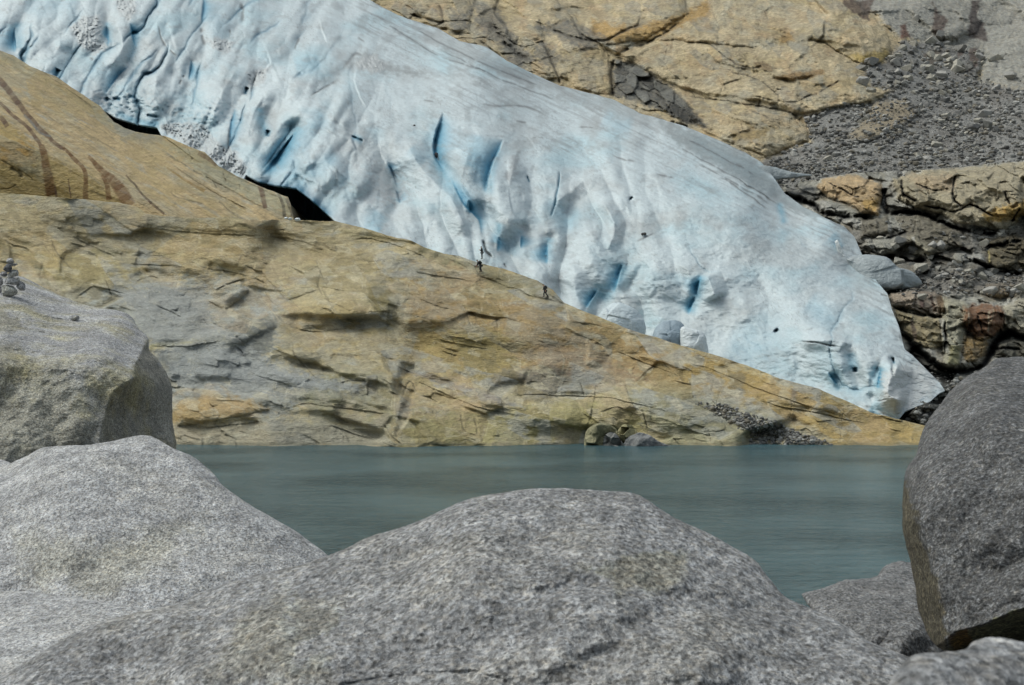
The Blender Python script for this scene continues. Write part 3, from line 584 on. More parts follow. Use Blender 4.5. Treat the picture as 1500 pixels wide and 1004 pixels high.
# blue ice where the surface opens
def blue(pts, w, a=.8, c=BLUE): 
    k, ds, sd, t_ = P.line(hv(*pts), w*2.5); g_ = np.exp(-(ds/w)**2)*sst(0, .15, t_)*sst(0, .15, 1-t_)*(1+.5*fb2(P.U[k]/14, P.V[k]/14, 3, 71)); P.blend(k, c, np.clip(g_*a, 0, 1))
for a_ in [(([(648, 170), (640, 200), (640, 232), (660, 270), (690, 305)], 12, .8)), ([(733, 212), (722, 245), (714, 290)], 8, .6), ([(440, 178), (417, 213), (385, 257)], 13, .95), ([(480, 165), (450, 195), (430, 225)], 16, .5), ([(500, 225), (450, 255), (430, 270)], 14, .5),
    ([(158, 30), (160, 65)], 6, .8), ([(197, 30), (196, 70), (185, 95)], 7, .7), ([(20, 30), (25, 77)], 13, .75), ([(378, 155), (385, 185), (396, 200)], 9, .7), ([(567, 238), (582, 270), (586, 298)], 7, .8), ([(560, 310), (545, 330), (560, 340)], 14, .55),
    ([(803, 345), (802, 388)], 10, .6), ([(765, 335), (745, 375)], 12, .4), ([(735, 325), (725, 360)], 8, .7), ([(913, 380), (905, 410), (875, 440)], 10, .8), ([(880, 415), (857, 452)], 9, .7), ([(1030, 400), (1020, 432), (1007, 462)], 9, .8), ([(800, 290), (830, 330), (850, 300)], 14, .4),
    ([(1243, 515), (1252, 545)], 8, .7), ([(1290, 535), (1284, 570)], 7, .7), ([(1213, 548), (1230, 572)], 5, .6), ([(1270, 600), (1290, 612)], 22, .6), ([(1080, 470), (1120, 520), (1060, 500)], 40, .35), ([(1180, 440), (1230, 480)], 18, .4), ([(700, 195), (690, 250)], 14, .4),
    ([(600, 215), (625, 240)], 12, .35), ([(1190, 500), (1260, 600)], 20, .3), ([(1140, 295), (1150, 330)], 6, .7), ([(1215, 345), (1235, 365)], 12, .5), ([(90, 115), (75, 100)], 7, .8), ([(205, 185), (235, 183)], 8, .8), ([(420, 262), (445, 285)], 12, .7), ([(515, 200), (533, 207)], 5, .7),
    ([(30, 5), (120, 10)], 20, .35), ([(310, 20), (330, 60)], 16, .35), ([(430, 100), (470, 90)], 16, .4), ([(880, 170), (930, 185)], 16, .35), ([(1010, 205), (1120, 262)], 12, .45), ([(690, 297), (687, 312)], 6, .8)]: blue(*a_)
blue([(360, 262), (400, 275), (436, 280), (455, 293), (475, 312), (492, 326)], 9, 1., lin(60, 112, 138)); blue([(165, 165), (200, 178), (236, 185)], 5, .8)
# long fractures along the folds
for an, sp__, sd_, m_, dd, wd in ((118, 66, 401, lf*(1-.75*sst(400, 470, U)), 2.6, 1.8), (126, 38, 521, lf*(1-sst(400, 470, U))*.8, 1.2, 1.2), (60, 120, 541, rt*sst(300, 380, V)*.5, .6, 1.1)):
    c, s_ = math.cos(R_(an)), math.sin(R_(an)); lo_ = (U*c+V*s_); pe_ = (-U*s_+V*c)/sp__+1.1*fb2(U/190, V/190, 2, sd_)+.16*fb2(U/35, V/35, 3, sd_+2)
    id_ = np.round(pe_); b_ = np.abs(pe_-id_)*sp__; br_k = sst(.02, .3, pn2(lo_/95+id_*7.3, id_*3.1, sd_+5)+.08)
    k_ = m_*(1-np.clip(marg*1.6, 0, 1))*br_k; ww = wd*(.35+br_k)*(1+.8*fb2(U/10, V/10, 3, sd_+3))
    g_ = np.exp(-(b_/ww)**2)*k_; P.D += dd*g_+dd*.8*np.exp(-b_/9.)*k_; zone(P, np.exp(-(b_/6.)**2)*k_, lin(134, 172, 186), .4); zone(P, g_, lin(66, 120, 146), .75)
# open crevasses: an overhanging lip on one side, a blue wall falling back on the other
for pts, h, f in [([(648, 250), (635, 226), (638, 200), (650, 164)], 7, 10), ([(706, 345), (700, 323), (680, 300), (660, 263)], 3, 6), ([(711, 284), (715, 262), (722, 238), (738, 204)], -6.5, 10), ([(582, 275), (578, 262), (567, 238)], 3, 5), ([(586, 298), (580, 280)], 3, 5),
    ([(295, 34), (298, -5)], 4, 5), ([(276, 118), (280, 88)], 4, 5), ([(199, 70), (194, 60), (191, 33)], 4, 5), ([(153, 140), (167, 120), (188, 98)], -3, 5), ([(23, 78), (22, 40)], -5, 9), ([(160, 68), (158, 38)], -4, 6), ([(335, 217), (337, 185), (344, 158)], 3, 5), ([(383, 258), (410, 222), (434, 192)], 6, 9),
    ([(687, 314), (686, 294)], 3, 5), ([(801, 388), (803, 358)], -2.5, 9), ([(727, 370), (731, 346)], 2, 5), ([(762, 364), (763, 344)], 1.2, 6), ([(900, 428), (913, 386)], -4, 6), ([(857, 454), (876, 424)], -3.5, 6), ([(1020, 434), (1028, 404)], -5, 8), ([(1008, 462), (1020, 434)], -3, 5), ([(1284, 570), (1290, 540)], 3.5, 5), ([(1225, 565), (1212, 546)], 2, 4)]:
    h = h*(.5 if pts[0][1] > 335 else 1); S_ = hv(*(pts if h > 0 else pts[::-1])); P.ledge(S_, 0, f*1.9, 0, 1.2, lin(110, 168, 190), 1.1, lens=True); P.ledge(S_, abs(h)*.8, f*1.0, .5, 1.3, DEEP, 1.2, lens=True)
for pts, w, d in [([(515, 200), (533, 207)], 1.6, 2.), ([(362, 128), (359, 138)], 3, 3), ([(1252, 538), (1253, 546)], 3., 1.4), ([(1307, 524), (1309, 534)], 2, 2.5), ([(1308, 545), (1308, 552)], 1.6, 1.), ([(1136, 483), (1139, 487)], 3, 2.), ([(923, 290), (925, 292)], 3, 2), ([(85, 100), (80, 112)], 4, 3), ([(394, 190), (392, 200)], 2.5, 3),
    ([(155, 143), (157, 150)], 3, 2), ([(165, 145), (177, 147)], 2, 1.5), ([(188, 140), (198, 142)], 2.2, 1.5), ([(215, 170), (230, 172)], 2, 1.5), ([(772, 258), (776, 268)], 1.5, 1), ([(820, 250), (815, 290), (805, 320)], 1.2, 1.2)]: P.crack(hv(*pts), w, d, lin(80, 130, 152), .8, brk_=False)
# dirty cracks and debris lines
for pts, w, d in [([(295, 38), (296, 50), (300, 70)], 3., 1.), ([(352, 3), (356, 20), (353, 34)], 3., 1.), ([(337, 43), (335, 55)], 1.6, .5), ([(270, 110), (262, 125)], 2., .8), ([(270, 160), (250, 170)], 1.8, .4), ([(336, 185), (334, 215), (340, 220)], 1.6, .6), ([(698, 151), (715, 154), (735, 156), (758, 154), (780, 160), (803, 170)], 1.5, .3),
    ([(755, 178), (772, 181)], 1.2, .3), ([(847, 187), (872, 188)], 1.2, .3), ([(775, 202), (797, 201)], .9, .2), ([(895, 225), (910, 232), (935, 238)], 1.2, .4), ([(960, 256), (990, 260)], 1.5, .4), ([(620, 148), (637, 149)], 1.2, .3), ([(525, 56), (535, 62)], 1.2, .3), ([(137, 88), (132, 82)], 2., .5),
    ([(706, 350), (712, 368), (722, 380)], 2.4, 1.4), ([(742, 392), (738, 386)], 1.4, .4), ([(1170, 501), (1190, 501), (1215, 506), (1230, 508)], 1.2, .6), ([(940, 342), (945, 345)], 2.2, -.8), ([(930, 355), (950, 346), (960, 341)], 1., .2), ([(240, 180), (246, 200)], 2., 1.5), ([(230, 33), (238, 60), (262, 85)], 1.6, .6), ([(640, 228), (642, 236)], 2., .5),
    ([(1290, 431), (1302, 436)], 1.2, .6), ([(1050, 257), (1070, 268), (1130, 310)], 1.4, .6), ([(1080, 262), (1140, 300)], 1., .5), ([(432, 74), (440, 55)], 1.8, .6), ([(452, 142), (500, 115)], 1., .8), ([(500, 105), (520, 80), (535, 85)], 2., .6), ([(1283, 588), (1300, 585)], 1., .5), ([(1318, 528), (1335, 560)], 1., .3)]: P.crack(hv(*pts), w, d, DIRT, .6, taper=.2)
P.tint([(512, 95), (540, 78), (565, 92), (600, 100), (640, 112), (590, 110), (540, 105)], lin(134, 138, 138), 6, .75)
P.tint([(752, 225), (762, 222), (757, 255), (745, 270), (740, 262)], lin(120, 122, 124), 5, .6)
P.tint([(540, 235), (585, 250), (600, 285), (570, 300), (545, 270)], lin(150, 152, 152), 9, .6)
P.tint([(520, 240), (560, 260), (590, 290), (540, 300), (510, 270)], lin(168, 166, 166), 10, .4)
P.tint([(960, 172), (1000, 186), (1093, 226), (1150, 282), (1215, 322), (1170, 312), (1090, 266), (1040, 236), (985, 206)], lin(136, 146, 148), 5, .8)
P.tint([(640, 42), (780, 110), (900, 148), (1000, 186), (980, 196), (860, 158), (740, 112), (620, 60)], lin(146, 150, 150), 6, .5)
for pts in ([(985, 210), (1040, 240), (1090, 268), (1150, 306)], [(1000, 200), (1060, 232), (1110, 258)], [(1020, 238), (1075, 268), (1130, 300)], [(600, 40), (700, 90), (800, 130)], [(560, 30), (640, 80), (720, 108)], [(640, 70), (720, 110), (820, 150)]): P.crack(hv(*pts), 1.4, .4, lin(84, 86, 86), .6)
P.tint([(1225, 337), (1258, 348), (1262, 362), (1240, 368)], lin(168, 176, 176), 4, .6)
P.tint([(1295, 545), (1345, 530), (1378, 562), (1340, 595), (1290, 612), (1290, 580)], lin(196, 198, 196), 6, .8)
snow = []
for poly in ([(102, 40), (122, 25), (147, 22), (150, 50), (160, 70), (140, 79), (115, 66)], [(167, -10), (200, -10), (200, 18), (188, 33), (170, 15)], [(362, 106), (397, 98), (388, 122), (365, 134)], [(300, 60), (318, 55), (345, 62), (335, 80), (322, 78)],
    [(518, 90), (545, 80), (566, 92), (556, 105), (530, 104)], [(232, 186), (245, 178), (300, 182), (322, 210), (345, 222), (362, 248), (358, 262), (330, 250), (300, 226), (262, 208)]):
    P.tint(poly, lin(180, 184, 184), 3.5, .8); k, sd_ = P.sdf(poly, 6); m_ = sst(-1, 4, sd_)
    kk, ee, qq = facets(P.u[k], P.v[k], 3.2, 1., 20, 1.2, 1.2, 5); P.D[k] += m_*(kk*.7+.25*np.exp(-(ee/.12)**2)); P.blend(k, lin(140, 142, 142), m_*np.exp(-(ee/.08)**2)*.4)
# tiny grit
gr = sst(.42, .6, pn2(U/1.9, V/1.9, 88))*sst(.0, .4, fb2(U/60, V/60, 3, 89)); zone(P, gr, lin(112, 112, 110), .5)
P.C *= (1+.09*fb2(U/4, V/3, 3, 611, .7)+.08*fb2(al/40, ac/6, 4, 613, .6))[..., None]
ds_ = sst(.12, .4, fb2(U/26, V/16, 4, 615, .7)+.25*np.clip(marg, 0, 1)-.08*rt); zone(P, ds_, lin(134, 138, 138), .38)
# pitted lower margin, left
pk = np.exp(-(((u-175)/50)**2+((v-150)/28)**2))+np.exp(-(((u-290)/60)**2+((v-170)/28)**2)); f1, f2, h_, dx_, dy_ = worley(u/9, v/6, 6)
P.D += .9*np.exp(-(f1/.32)**2)*pk; zone(P, np.exp(-(f1/.3)**2)*pk, BLUE, .5)
gl = P.build('glacier', M_ice, curl=(1.5, 10.), under=[(.6, -.2), (2., .1), (6, 1.), (14, 2.6), (30, 5.5), (34, -6), (30, -30)])
tag(gl, 'blue and white glacier tongue with crevasses, descending behind the ochre rock slope', 'glacier')
PG = P

# ------------------------------------------------------------------ mountainside right of the glacier
ctrl = [(640, 41, 424), (540, 0, 450), (783, 109, 388), (900, 147, 368), (1000, 184, 344), (1093, 224, 322), (1200, 250, 308), (1300, 245, 304), (1500, 232, 304), (1750, 220, 304), (1500, 180, 330), (1300, 190, 325), (1400, 120, 372), (1500, 110, 380), (1300, 100, 372), (1300, 40, 400), (1500, 0, 440),
    (1200, 0, 425), (1000, 60, 405), (1000, 0, 440), (800, 0, 450), (1100, 150, 350), (1180, 200, 330), (450, -100, 540), (800, -100, 560), (1200, -100, 520), (1500, -100, 500), (1750, -100, 500), (1750, 100, 380), (450, 60, 450), (1200, 330, 296), (1750, 330, 286)]
P = Patch(450, 1750, [(450, -110), (1750, -110)], [(450, 60), (560, 60), (640, 90), (800, 160), (1000, 230), (1100, 290), (1200, 310), (1750, 300)], ctrl, 1.35, warp=(3.5, 24.))
U, V, u, v = P.U, P.V, P.u, P.v
mo, ta, gy, gd = lin(168, 152, 116), lin(178, 163, 132), lin(126, 125, 118), lin(84, 84, 82)
P.C[:] = ta
zone(P, sst(-.1, .35, fb2(u/60, v/35, 4, 3)), mo, .8); zone(P, sst(0, .4, fb2(u/40+5, v/26, 4, 5)), lin(160, 156, 138), .7); zone(P, sst(.1, .45, fb2(u/30+5, v/20, 4, 9)), lin(176, 152, 118), .6)
k1, e1, q1 = facets(u, v, 42, 1.5, 22, 3.2, 2.6, 1); k2, e2, q2 = facets(u, v, 16, 1.5, 30, 1.6, 1.6, 2); k3, e3, q3 = facets(u, v, 6.5, 1.4, 15, .8, .8, 3)
TAL = [(1120, 232), (1190, 208), (1178, 170), (1225, 158), (1282, 150), (1310, 132), (1276, 128), (1268, 108), (1262, 94), (1295, 92), (1312, 75), (1320, 60), (1370, 62), (1440, 75), (1432, 118), (1500, 132), (1760, 150), (1760, 310), (1200, 310), (1090, 250)]
kT, sT = P.sdf(TAL, 9999); tal = np.zeros(U.shape); tal[kT] = sst(-3, 4, sT+4*fb2(U[kT]/8, V[kT]/8, 3, 99)); nt_ = 1-tal
bl = sst(850, 600, U)*.6+.4          # blockier to the left
k0, e0, q0 = facets(u, v, 80, 1.7, 20, 3., 5., 31, .35)
P.D += nt_*(4.*fb2(u/110, v/70, 3, 31)+1.3*k0+k1*1.1*bl+k2*1.0*bl+k3*.4-1.1*fb2(u/50, v/18, 4, 33, .55, True)+.5*fb2(u/8, v/4, 4, 39, .6))
jn = sst(-.05, .25, fb2(u/40, v/40, 3, 92)); P.D += nt_*jn*(.8*np.exp(-(e1/.025)**2)+.5*np.exp(-(e2/.04)**2)*bl)
zone(P, nt_*np.exp(-(e1/.02)**2)*jn, gd, .4); P.C *= (1+nt_*(.2*fb2(u/30, v/9, 4, 63)+.15*fb2(u/6, v/3, 3, 64)))[..., None]; P.C *= (1+nt_*(.22*(q2-.5)+.16*(q3-.5)+.12*(q1-.5)))[..., None]
fcol(P, q2, 0, .2, lin(142, 142, 134), .4); fcol(P, q1, .75, 1, lin(146, 140, 122), .4); fcol(P, q3, .8, 1, lin(172, 160, 134), .35); fcol(P, q2, .7, .85, lin(164, 138, 100), .35)
P.D += tal*(2.*fb2(u/70, v/40, 3, 43)+.35*fb2(u/6, v/4, 3, 44)); zone(P, tal, lin(130, 129, 125)); zone(P, tal*sst(-.1, .4, fb2(u/40, v/25, 3, 45)), lin(112, 108, 102), .7)
# grey cliff top right
P.tint([(1200, -110), (1250, 0), (1290, 28), (1318, 55), (1400, 70), (1440, 85), (1435, 120), (1500, 132), (1760, 140), (1760, -110)], lin(148, 147, 140), 5, .9)
P.tint([(1100, -110), (1760, -110), (1760, -20), (1100, -40)], gy, 10, .8)
br_ = lin(84, 70, 62)
for poly, c in [([(1236, 0), (1282, 0), (1276, 12), (1273, 30), (1262, 24), (1240, 14)], br_), ([(1322, 36), (1327, 35), (1333, 56), (1318, 59)], lin(98, 66, 54)), ([(1365, 0), (1370, 15), (1390, 28), (1378, 56), (1366, 52), (1368, 25)], br_), ([(1425, 0), (1436, 0), (1430, 28), (1443, 35), (1445, 60), (1418, 56), (1420, 25)], lin(74, 64, 60)),
    ([(1420, 72), (1432, 70), (1432, 98), (1418, 104)], br_), ([(1352, 80), (1382, 66), (1375, 88), (1356, 108)], lin(92, 84, 74)), ([(1400, 70), (1415, 68), (1405, 88)], br_)]: P.tint(poly, c, 2.2, .85)
for poly, h, r in [([(1000, -60), (1235, -20), (1262, 10), (1300, 48), (1307, 78), (1290, 93), (1262, 94), (1245, 86), (1200, 60), (1100, 70), (1000, 60), (940, 60), (900, 80), (870, 60), (890, 20)], 7, 26), ([(900, 82), (950, 66), (1010, 30), (1100, 66), (1200, 60), (1245, 86), (1270, 107), (1274, 128), (1305, 133), (1280, 147), (1225, 158), (1170, 168), (1060, 150), (1000, 130), (940, 100)], 5.5, 18),
    ([(1000, 140), (1060, 148), (1160, 165), (1184, 190), (1184, 206), (1122, 229), (1060, 207), (1028, 190), (1005, 165)], 4.5, 14), ([(1240, 206), (1258, 184), (1283, 150), (1325, 146), (1346, 168), (1322, 186), (1272, 209)], 3.6, 10), ([(870, 10), (1000, -10), (1010, 20), (940, 60), (880, 66), (850, 50)], 4, 12),
    ([(640, -30), (700, -20), (690, 30), (640, 32), (600, 20)], 4, 12), ([(720, 20), (790, 28), (800, 60), (770, 70), (730, 50)], 4, 12), ([(650, 20), (690, 28), (688, 50), (655, 50)], 3, 8), ([(765, 60), (800, 66), (822, 112), (800, 118), (765, 90)], 4, 12), ([(795, 60), (850, 40), (890, 80), (898, 140), (850, 132), (820, 110)], 4, 16),
    ([(1320, 60), (1260, 0), (1380, -20), (1440, 30), (1430, 50), (1366, 60)], 4, 14), ([(1430, 122), (1445, 70), (1500, 50), (1760, 60), (1760, 140), (1500, 133)], 4, 14), ([(1415, 195), (1425, 180), (1432, 192)], 1.6, 6), ([(1432, 196), (1448, 176), (1465, 192)], 1.8, 6), ([(1380, 45), (1410, 30), (1412, 55), (1385, 62)], 2, 8)]: P.bulge(poly, h, r)
P.tint([(1240, 200), (1258, 184), (1283, 150), (1325, 146), (1346, 168), (1322, 184), (1272, 206)], lin(146, 134, 112), 3, .9)
P.tint([(898, 86), (940, 100), (985, 128), (1005, 150), (1040, 190), (1000, 178), (960, 158), (930, 148), (898, 142)], lin(88, 88, 84), 4, .9)
kd_ = [(898, 86), (940, 100), (985, 128), (1005, 150), (1040, 190), (1000, 178), (960, 158), (930, 148), (898, 142)]
k_, sd2 = P.sdf(kd_, 6); kk, ee, qq = facets(P.u[k_], P.v[k_], 13, 1.5, 35, 4., 3., 641, .2); m_ = sst(-2, 4, sd2); P.D[k_] += m_*(kk+1.2*np.exp(-(ee/.07)**2)); P.blend(k_, lin(112, 112, 106), m_*(qq > .6)*.6); P.blend(k_, lin(56, 56, 54), m_*(qq < .25)*.6)
P.tint([(868, 30), (930, 40), (1000, 22), (1035, 0), (1040, 20), (960, 56), (890, 62), (862, 52)], lin(166, 134, 78), 5, .8)
P.tint([(1242, 84), (1262, 78), (1300, 72), (1302, 84), (1285, 94), (1260, 94)], lin(168, 146, 86), 4, .8)
P.tint([(1134, 113), (1205, 102), (1208, 108), (1175, 118), (1140, 118)], lin(134, 108, 70), 2, .8); P.tint([(1104, 90), (1130, 94), (1132, 106), (1106, 100)], lin(116, 98, 72), 2, .8)
P.tint([(1140, 55), (1160, 50), (1165, 60), (1145, 64)], lin(164, 132, 80), 4, .7); P.tint([(1068, 198), (1110, 190), (1130, 186), (1120, 200), (1075, 208)], lin(142, 122, 78), 3, .7)
for poly in ([(690, 0), (725, 10), (760, 60), (790, 90), (750, 100), (735, 70), (700, 45)], [(660, 15), (690, 20), (680, 50), (662, 45)], [(860, 40), (890, 60), (860, 75), (780, 40), (830, 30)], [(795, 60), (830, 90), (800, 100), (780, 80)]): P.tint(poly, lin(104, 104, 100), 6, .7)
for pts, w, d in [([(715, 30), (740, 62), (762, 82), (780, 92)], 5, 4), ([(795, 62), (810, 95), (822, 125)], 2., 2.5), ([(600, 20), (640, 32), (650, 30)], 2.4, 2.5), ([(730, 0), (726, 20), (745, 40)], 3, 3), ([(898, 86), (896, 120), (898, 145)], 3., 5), ([(935, 128), (965, 140), (975, 150), (990, 175)], 2.4, 3), ([(1000, 32), (950, 62), (905, 78)], 2., 2.),
    ([(800, 40), (840, 55), (880, 62), (905, 50), (950, 32)], 3., 3), ([(1000, 140), (1060, 148), (1120, 158), (1178, 168)], 1.4, 1.5), ([(1100, 162), (1127, 173)], 1.4, 1.6), ([(1245, 208), (1258, 185)], 2, 1.5), ([(1255, 188), (1256, 208)], 1.4, 1.2), ([(1000, 60), (1040, 66), (1080, 95), (1160, 110)], 1.2, 1.2), ([(700, 60), (730, 80), (740, 100)], 2, 2),
    ([(1100, 140), (1150, 150), (1190, 140), (1240, 112)], 1.2, 1.2), ([(640, 0), (650, 30), (640, 38)], 2, 2), ([(1060, 100), (1110, 118), (1140, 140), (1130, 150)], 1.1, 1.), ([(835, 20), (850, 50), (870, 60)], 2, 2), ([(980, 180), (1010, 186)], 3, 3)]: P.crack(brk(pts), w*.9, d*.75, lin(70, 68, 62), .55)
for pts, h, f in [([(1000, 78), (1090, 100), (1160, 120), (1262, 130)], 2.6, 12), ([(930, 100), (1010, 132), (1100, 146), (1180, 166)], 2.4, 12), ([(1010, 152), (1080, 176), (1130, 190)], 2.2, 10), ([(1060, 20), (1150, 48), (1240, 66), (1300, 70)], 2.4, 12), ([(780, 20), (840, 10), (900, 20)], 2.5, 12), ([(820, 80), (860, 70), (900, 84)], 2.5, 12), ([(690, 28), (730, 10), (780, 30)], 2.5, 10), ([(770, 95), (810, 85), (850, 110)], 2.2, 10), ([(1100, 92), (1135, 112), (1170, 116), (1208, 104)], 3.4, 6), ([(905, 84), (960, 68), (1000, 74), (1090, 96)], 1.8, 8), ([(1060, 205), (1100, 190), (1130, 188)], 2., 6), ([(610, 30), (650, 42), (690, 50)], 3, 8), ([(1200, 118), (1240, 122), (1262, 126)], 1.4, 5)]: P.ledge(brk(pts), h, f, edge=3, tint=c_, ts=.2)
P.C *= (1+.25*fb2(U/9, V/14, 4, 395, .6)+.15*fb2(U/40, V/50, 3, 397))[..., None]
mt = P.build('mountainside', M_mount, curl=(3., 20.)); tag(mt, kind='structure')
PM = P; talM = tal

# ------------------------------------------------------------------ broken cliff at the right of the glacier toe
ctrl = [(1060, 262, 315), (1140, 266, 310), (1200, 262, 305), (1300, 250, 302), (1400, 245, 300), (1500, 235, 300), (1750, 225, 300), (1140, 300, 296), (1213, 330, 278), (1270, 300, 284), (1400, 300, 282), (1500, 300, 282), (1300, 345, 272), (1400, 350, 270), (1500, 340, 276), (1260, 380, 262), (1350, 380, 262), (1450, 390, 262), (1500, 400, 262),
    (1300, 430, 242), (1400, 430, 246), (1500, 430, 250), (1320, 500, 226), (1400, 500, 230), (1500, 500, 238), (1350, 545, 212), (1420, 550, 216), (1500, 560, 220), (1400, 590, 206), (1330, 615, 198), (1500, 640, 196), (1750, 300, 285), (1750, 450, 250), (1750, 640, 196), (1100, 350, 290), (1060, 640, 215), (1200, 640, 205), (1300, 640, 195), (1200, 450, 250)]
P = Patch(1060, 1750, [(1060, 262), (1100, 268), (1140, 268), (1170, 264), (1200, 262), (1250, 254), (1300, 252), (1400, 246), (1450, 240), (1500, 236), (1750, 225)], [(1060, 640), (1750, 640)], ctrl, 1.2, warp=(3., 18.))
U, V, u, v = P.U, P.V, P.u, P.v
P.C[:] = lin(140, 138, 128); zone(P, sst(-.1, .35, fb2(u/40, v/20, 4, 3)), lin(118, 110, 94), .8); zone(P, sst(.0, .4, fb2(u/30+7, v/20, 4, 5)), lin(158, 156, 148), .7)
zone(P, sst(325, 345, v)*(1-sst(425, 440, v)), lin(84, 80, 74), .55)
k1, e1, q1 = facets(u, v, 26, 1.9, 10, 3.4, 3., 11); k2, e2, q2 = facets(u, v, 10, 1.6, 14, 1.8, 1.8, 12); k3, e3, q3 = facets(u, v, 4.5, 1.4, 15, .8, .8, 13)
jn = sst(-.15, .2, fb2(u/30, v/20, 3, 92))
P.D += 2*fb2(u/70, v/40, 3, 31)+k1*1.+k2*.8+k3*.4+jn*(1.2*np.exp(-(e1/.035)**2)+.4*np.exp(-(e2/.05)**2))
zone(P, jn*np.exp(-(e1/.03)**2), lin(44, 42, 38), .5); P.C *= (1+.3*(q2-.5)+.2*(q3-.5)+.15*(q1-.5))[..., None]
oc, gw = lin(164, 140, 104), lin(150, 148, 140)
B = P.bulge; T = P.tint
for poly, h, r, c in [([(1205, 262), (1250, 256), (1290, 268), (1294, 290), (1286, 316), (1262, 312), (1240, 298), (1214, 290), (1196, 276)], 6, 12, oc), ([(1308, 262), (1360, 248), (1400, 248), (1500, 236), (1760, 225), (1760, 320), (1500, 318), (1470, 338), (1402, 328), (1380, 315), (1340, 305), (1315, 290)], 7, 16, lin(146, 136, 112)),
    ([(1150, 276), (1190, 274), (1200, 290), (1188, 300), (1160, 292)], 3, 8, lin(92, 92, 88)), ([(1190, 296), (1205, 292), (1235, 310), (1222, 312), (1192, 306)], 2, 5, gw), ([(1222, 314), (1262, 316), (1268, 340), (1240, 330)], 2, 6, gw),
    ([(1260, 322), (1300, 318), (1310, 340), (1262, 350)], 3, 8, lin(96, 90, 76)), ([(1310, 318), (1350, 314), (1395, 335), (1410, 360), (1360, 376), (1330, 345)], 3, 10, lin(98, 92, 78)), ([(1270, 352), (1315, 342), (1325, 352), (1312, 372), (1290, 374), (1262, 362)], 3.4, 8, lin(140, 138, 128)), ([(1325, 350), (1340, 343), (1366, 366), (1362, 378), (1335, 372), (1318, 368)], 3, 8, lin(132, 126, 108)),
    ([(1400, 328), (1470, 340), (1478, 348), (1440, 350), (1410, 342)], 2.6, 7, gw), ([(1405, 372), (1440, 372), (1445, 385), (1412, 384)], 2, 6, gw), ([(1450, 362), (1500, 360), (1540, 400), (1460, 396), (1445, 380)], 3, 8, lin(90, 82, 62)), ([(1430, 350), (1480, 345), (1540, 350), (1540, 372), (1450, 362)], 2.6, 7, lin(84, 76, 58)),
    ([(1304, 428), (1372, 426), (1384, 450), (1382, 464), (1350, 458), (1306, 448)], 4, 9, lin(142, 128, 112)), ([(1308, 450), (1350, 460), (1384, 468), (1384, 505), (1364, 512), (1336, 500), (1318, 478)], 3.4, 10, lin(132, 120, 90)), ([(1380, 436), (1420, 446), (1424, 470), (1412, 500), (1405, 535), (1385, 540), (1378, 500)], 4, 10, lin(146, 142, 122)),
    ([(1412, 450), (1440, 444), (1468, 448), (1477, 475), (1456, 492), (1440, 500), (1418, 488), (1410, 470)], 5, 12, lin(104, 70, 42)), ([(1412, 492), (1450, 492), (1446, 520), (1420, 532), (1408, 520)], 3, 10, lin(104, 84, 46)), ([(1468, 450), (1500, 438), (1600, 436), (1600, 500), (1490, 494), (1474, 482)], 4, 10, lin(146, 140, 122)),
    ([(1438, 422), (1462, 412), (1488, 418), (1486, 432), (1466, 438), (1442, 432)], 3, 9, lin(114, 98, 72)), ([(1490, 402), (1510, 398), (1520, 414), (1500, 418)], 2, 6, gw), ([(1454, 406), (1472, 402), (1474, 412), (1458, 412)], 1.6, 5, gw), ([(1452, 496), (1560, 498), (1560, 525), (1455, 524)], 2.2, 8, lin(66, 64, 54))]:
    B(poly, h, r); T(poly, c, 3, .85)
T([(1440, 310), (1500, 295), (1520, 312), (1470, 325), (1445, 326)], lin(166, 136, 74), 4, .8); T([(1262, 296), (1285, 290), (1284, 312), (1270, 308)], lin(162, 132, 76), 3, .8); T([(1330, 258), (1400, 256), (1398, 280), (1350, 280)], lin(160, 140, 112), 6, .6)
T([(1260, 400), (1340, 400), (1500, 395), (1500, 425), (1400, 432), (1330, 420)], lin(108, 104, 98), 6, .6)
T([(1330, 580), (1390, 550), (1420, 560), (1400, 600), (1340, 640), (1300, 640), (1310, 612)], lin(70, 70, 66), 6, .8)
for pts, w, c in [([(1346, 430), (1352, 452)], 4, lin(92, 72, 66)), ([(1362, 432), (1370, 456)], 2, lin(92, 72, 60)), ([(1374, 432), (1382, 460)], 5, lin(96, 76, 50)), ([(1336, 468), (1340, 500)], 3.5, lin(96, 82, 70)), ([(1418, 455), (1420, 480)], 1.2, lin(150, 140, 120)), ([(1449, 455), (1446, 488)], 1.5, lin(150, 138, 116)), ([(1456, 452), (1450, 480)], 1.2, lin(140, 124, 100)),
    ([(1304, 322), (1304, 342)], 3, gw), ([(1338, 345), (1340, 370)], 2.2, gw), ([(1448, 366), (1450, 386)], 1.6, lin(160, 148, 100)), ([(1400, 505), (1396, 535)], 8, lin(122, 118, 84)), ([(1378, 465), (1388, 520)], 4, lin(150, 148, 138))]: P.tline(brk(pts), w, c, .8)
bk = lin(20, 20, 19)
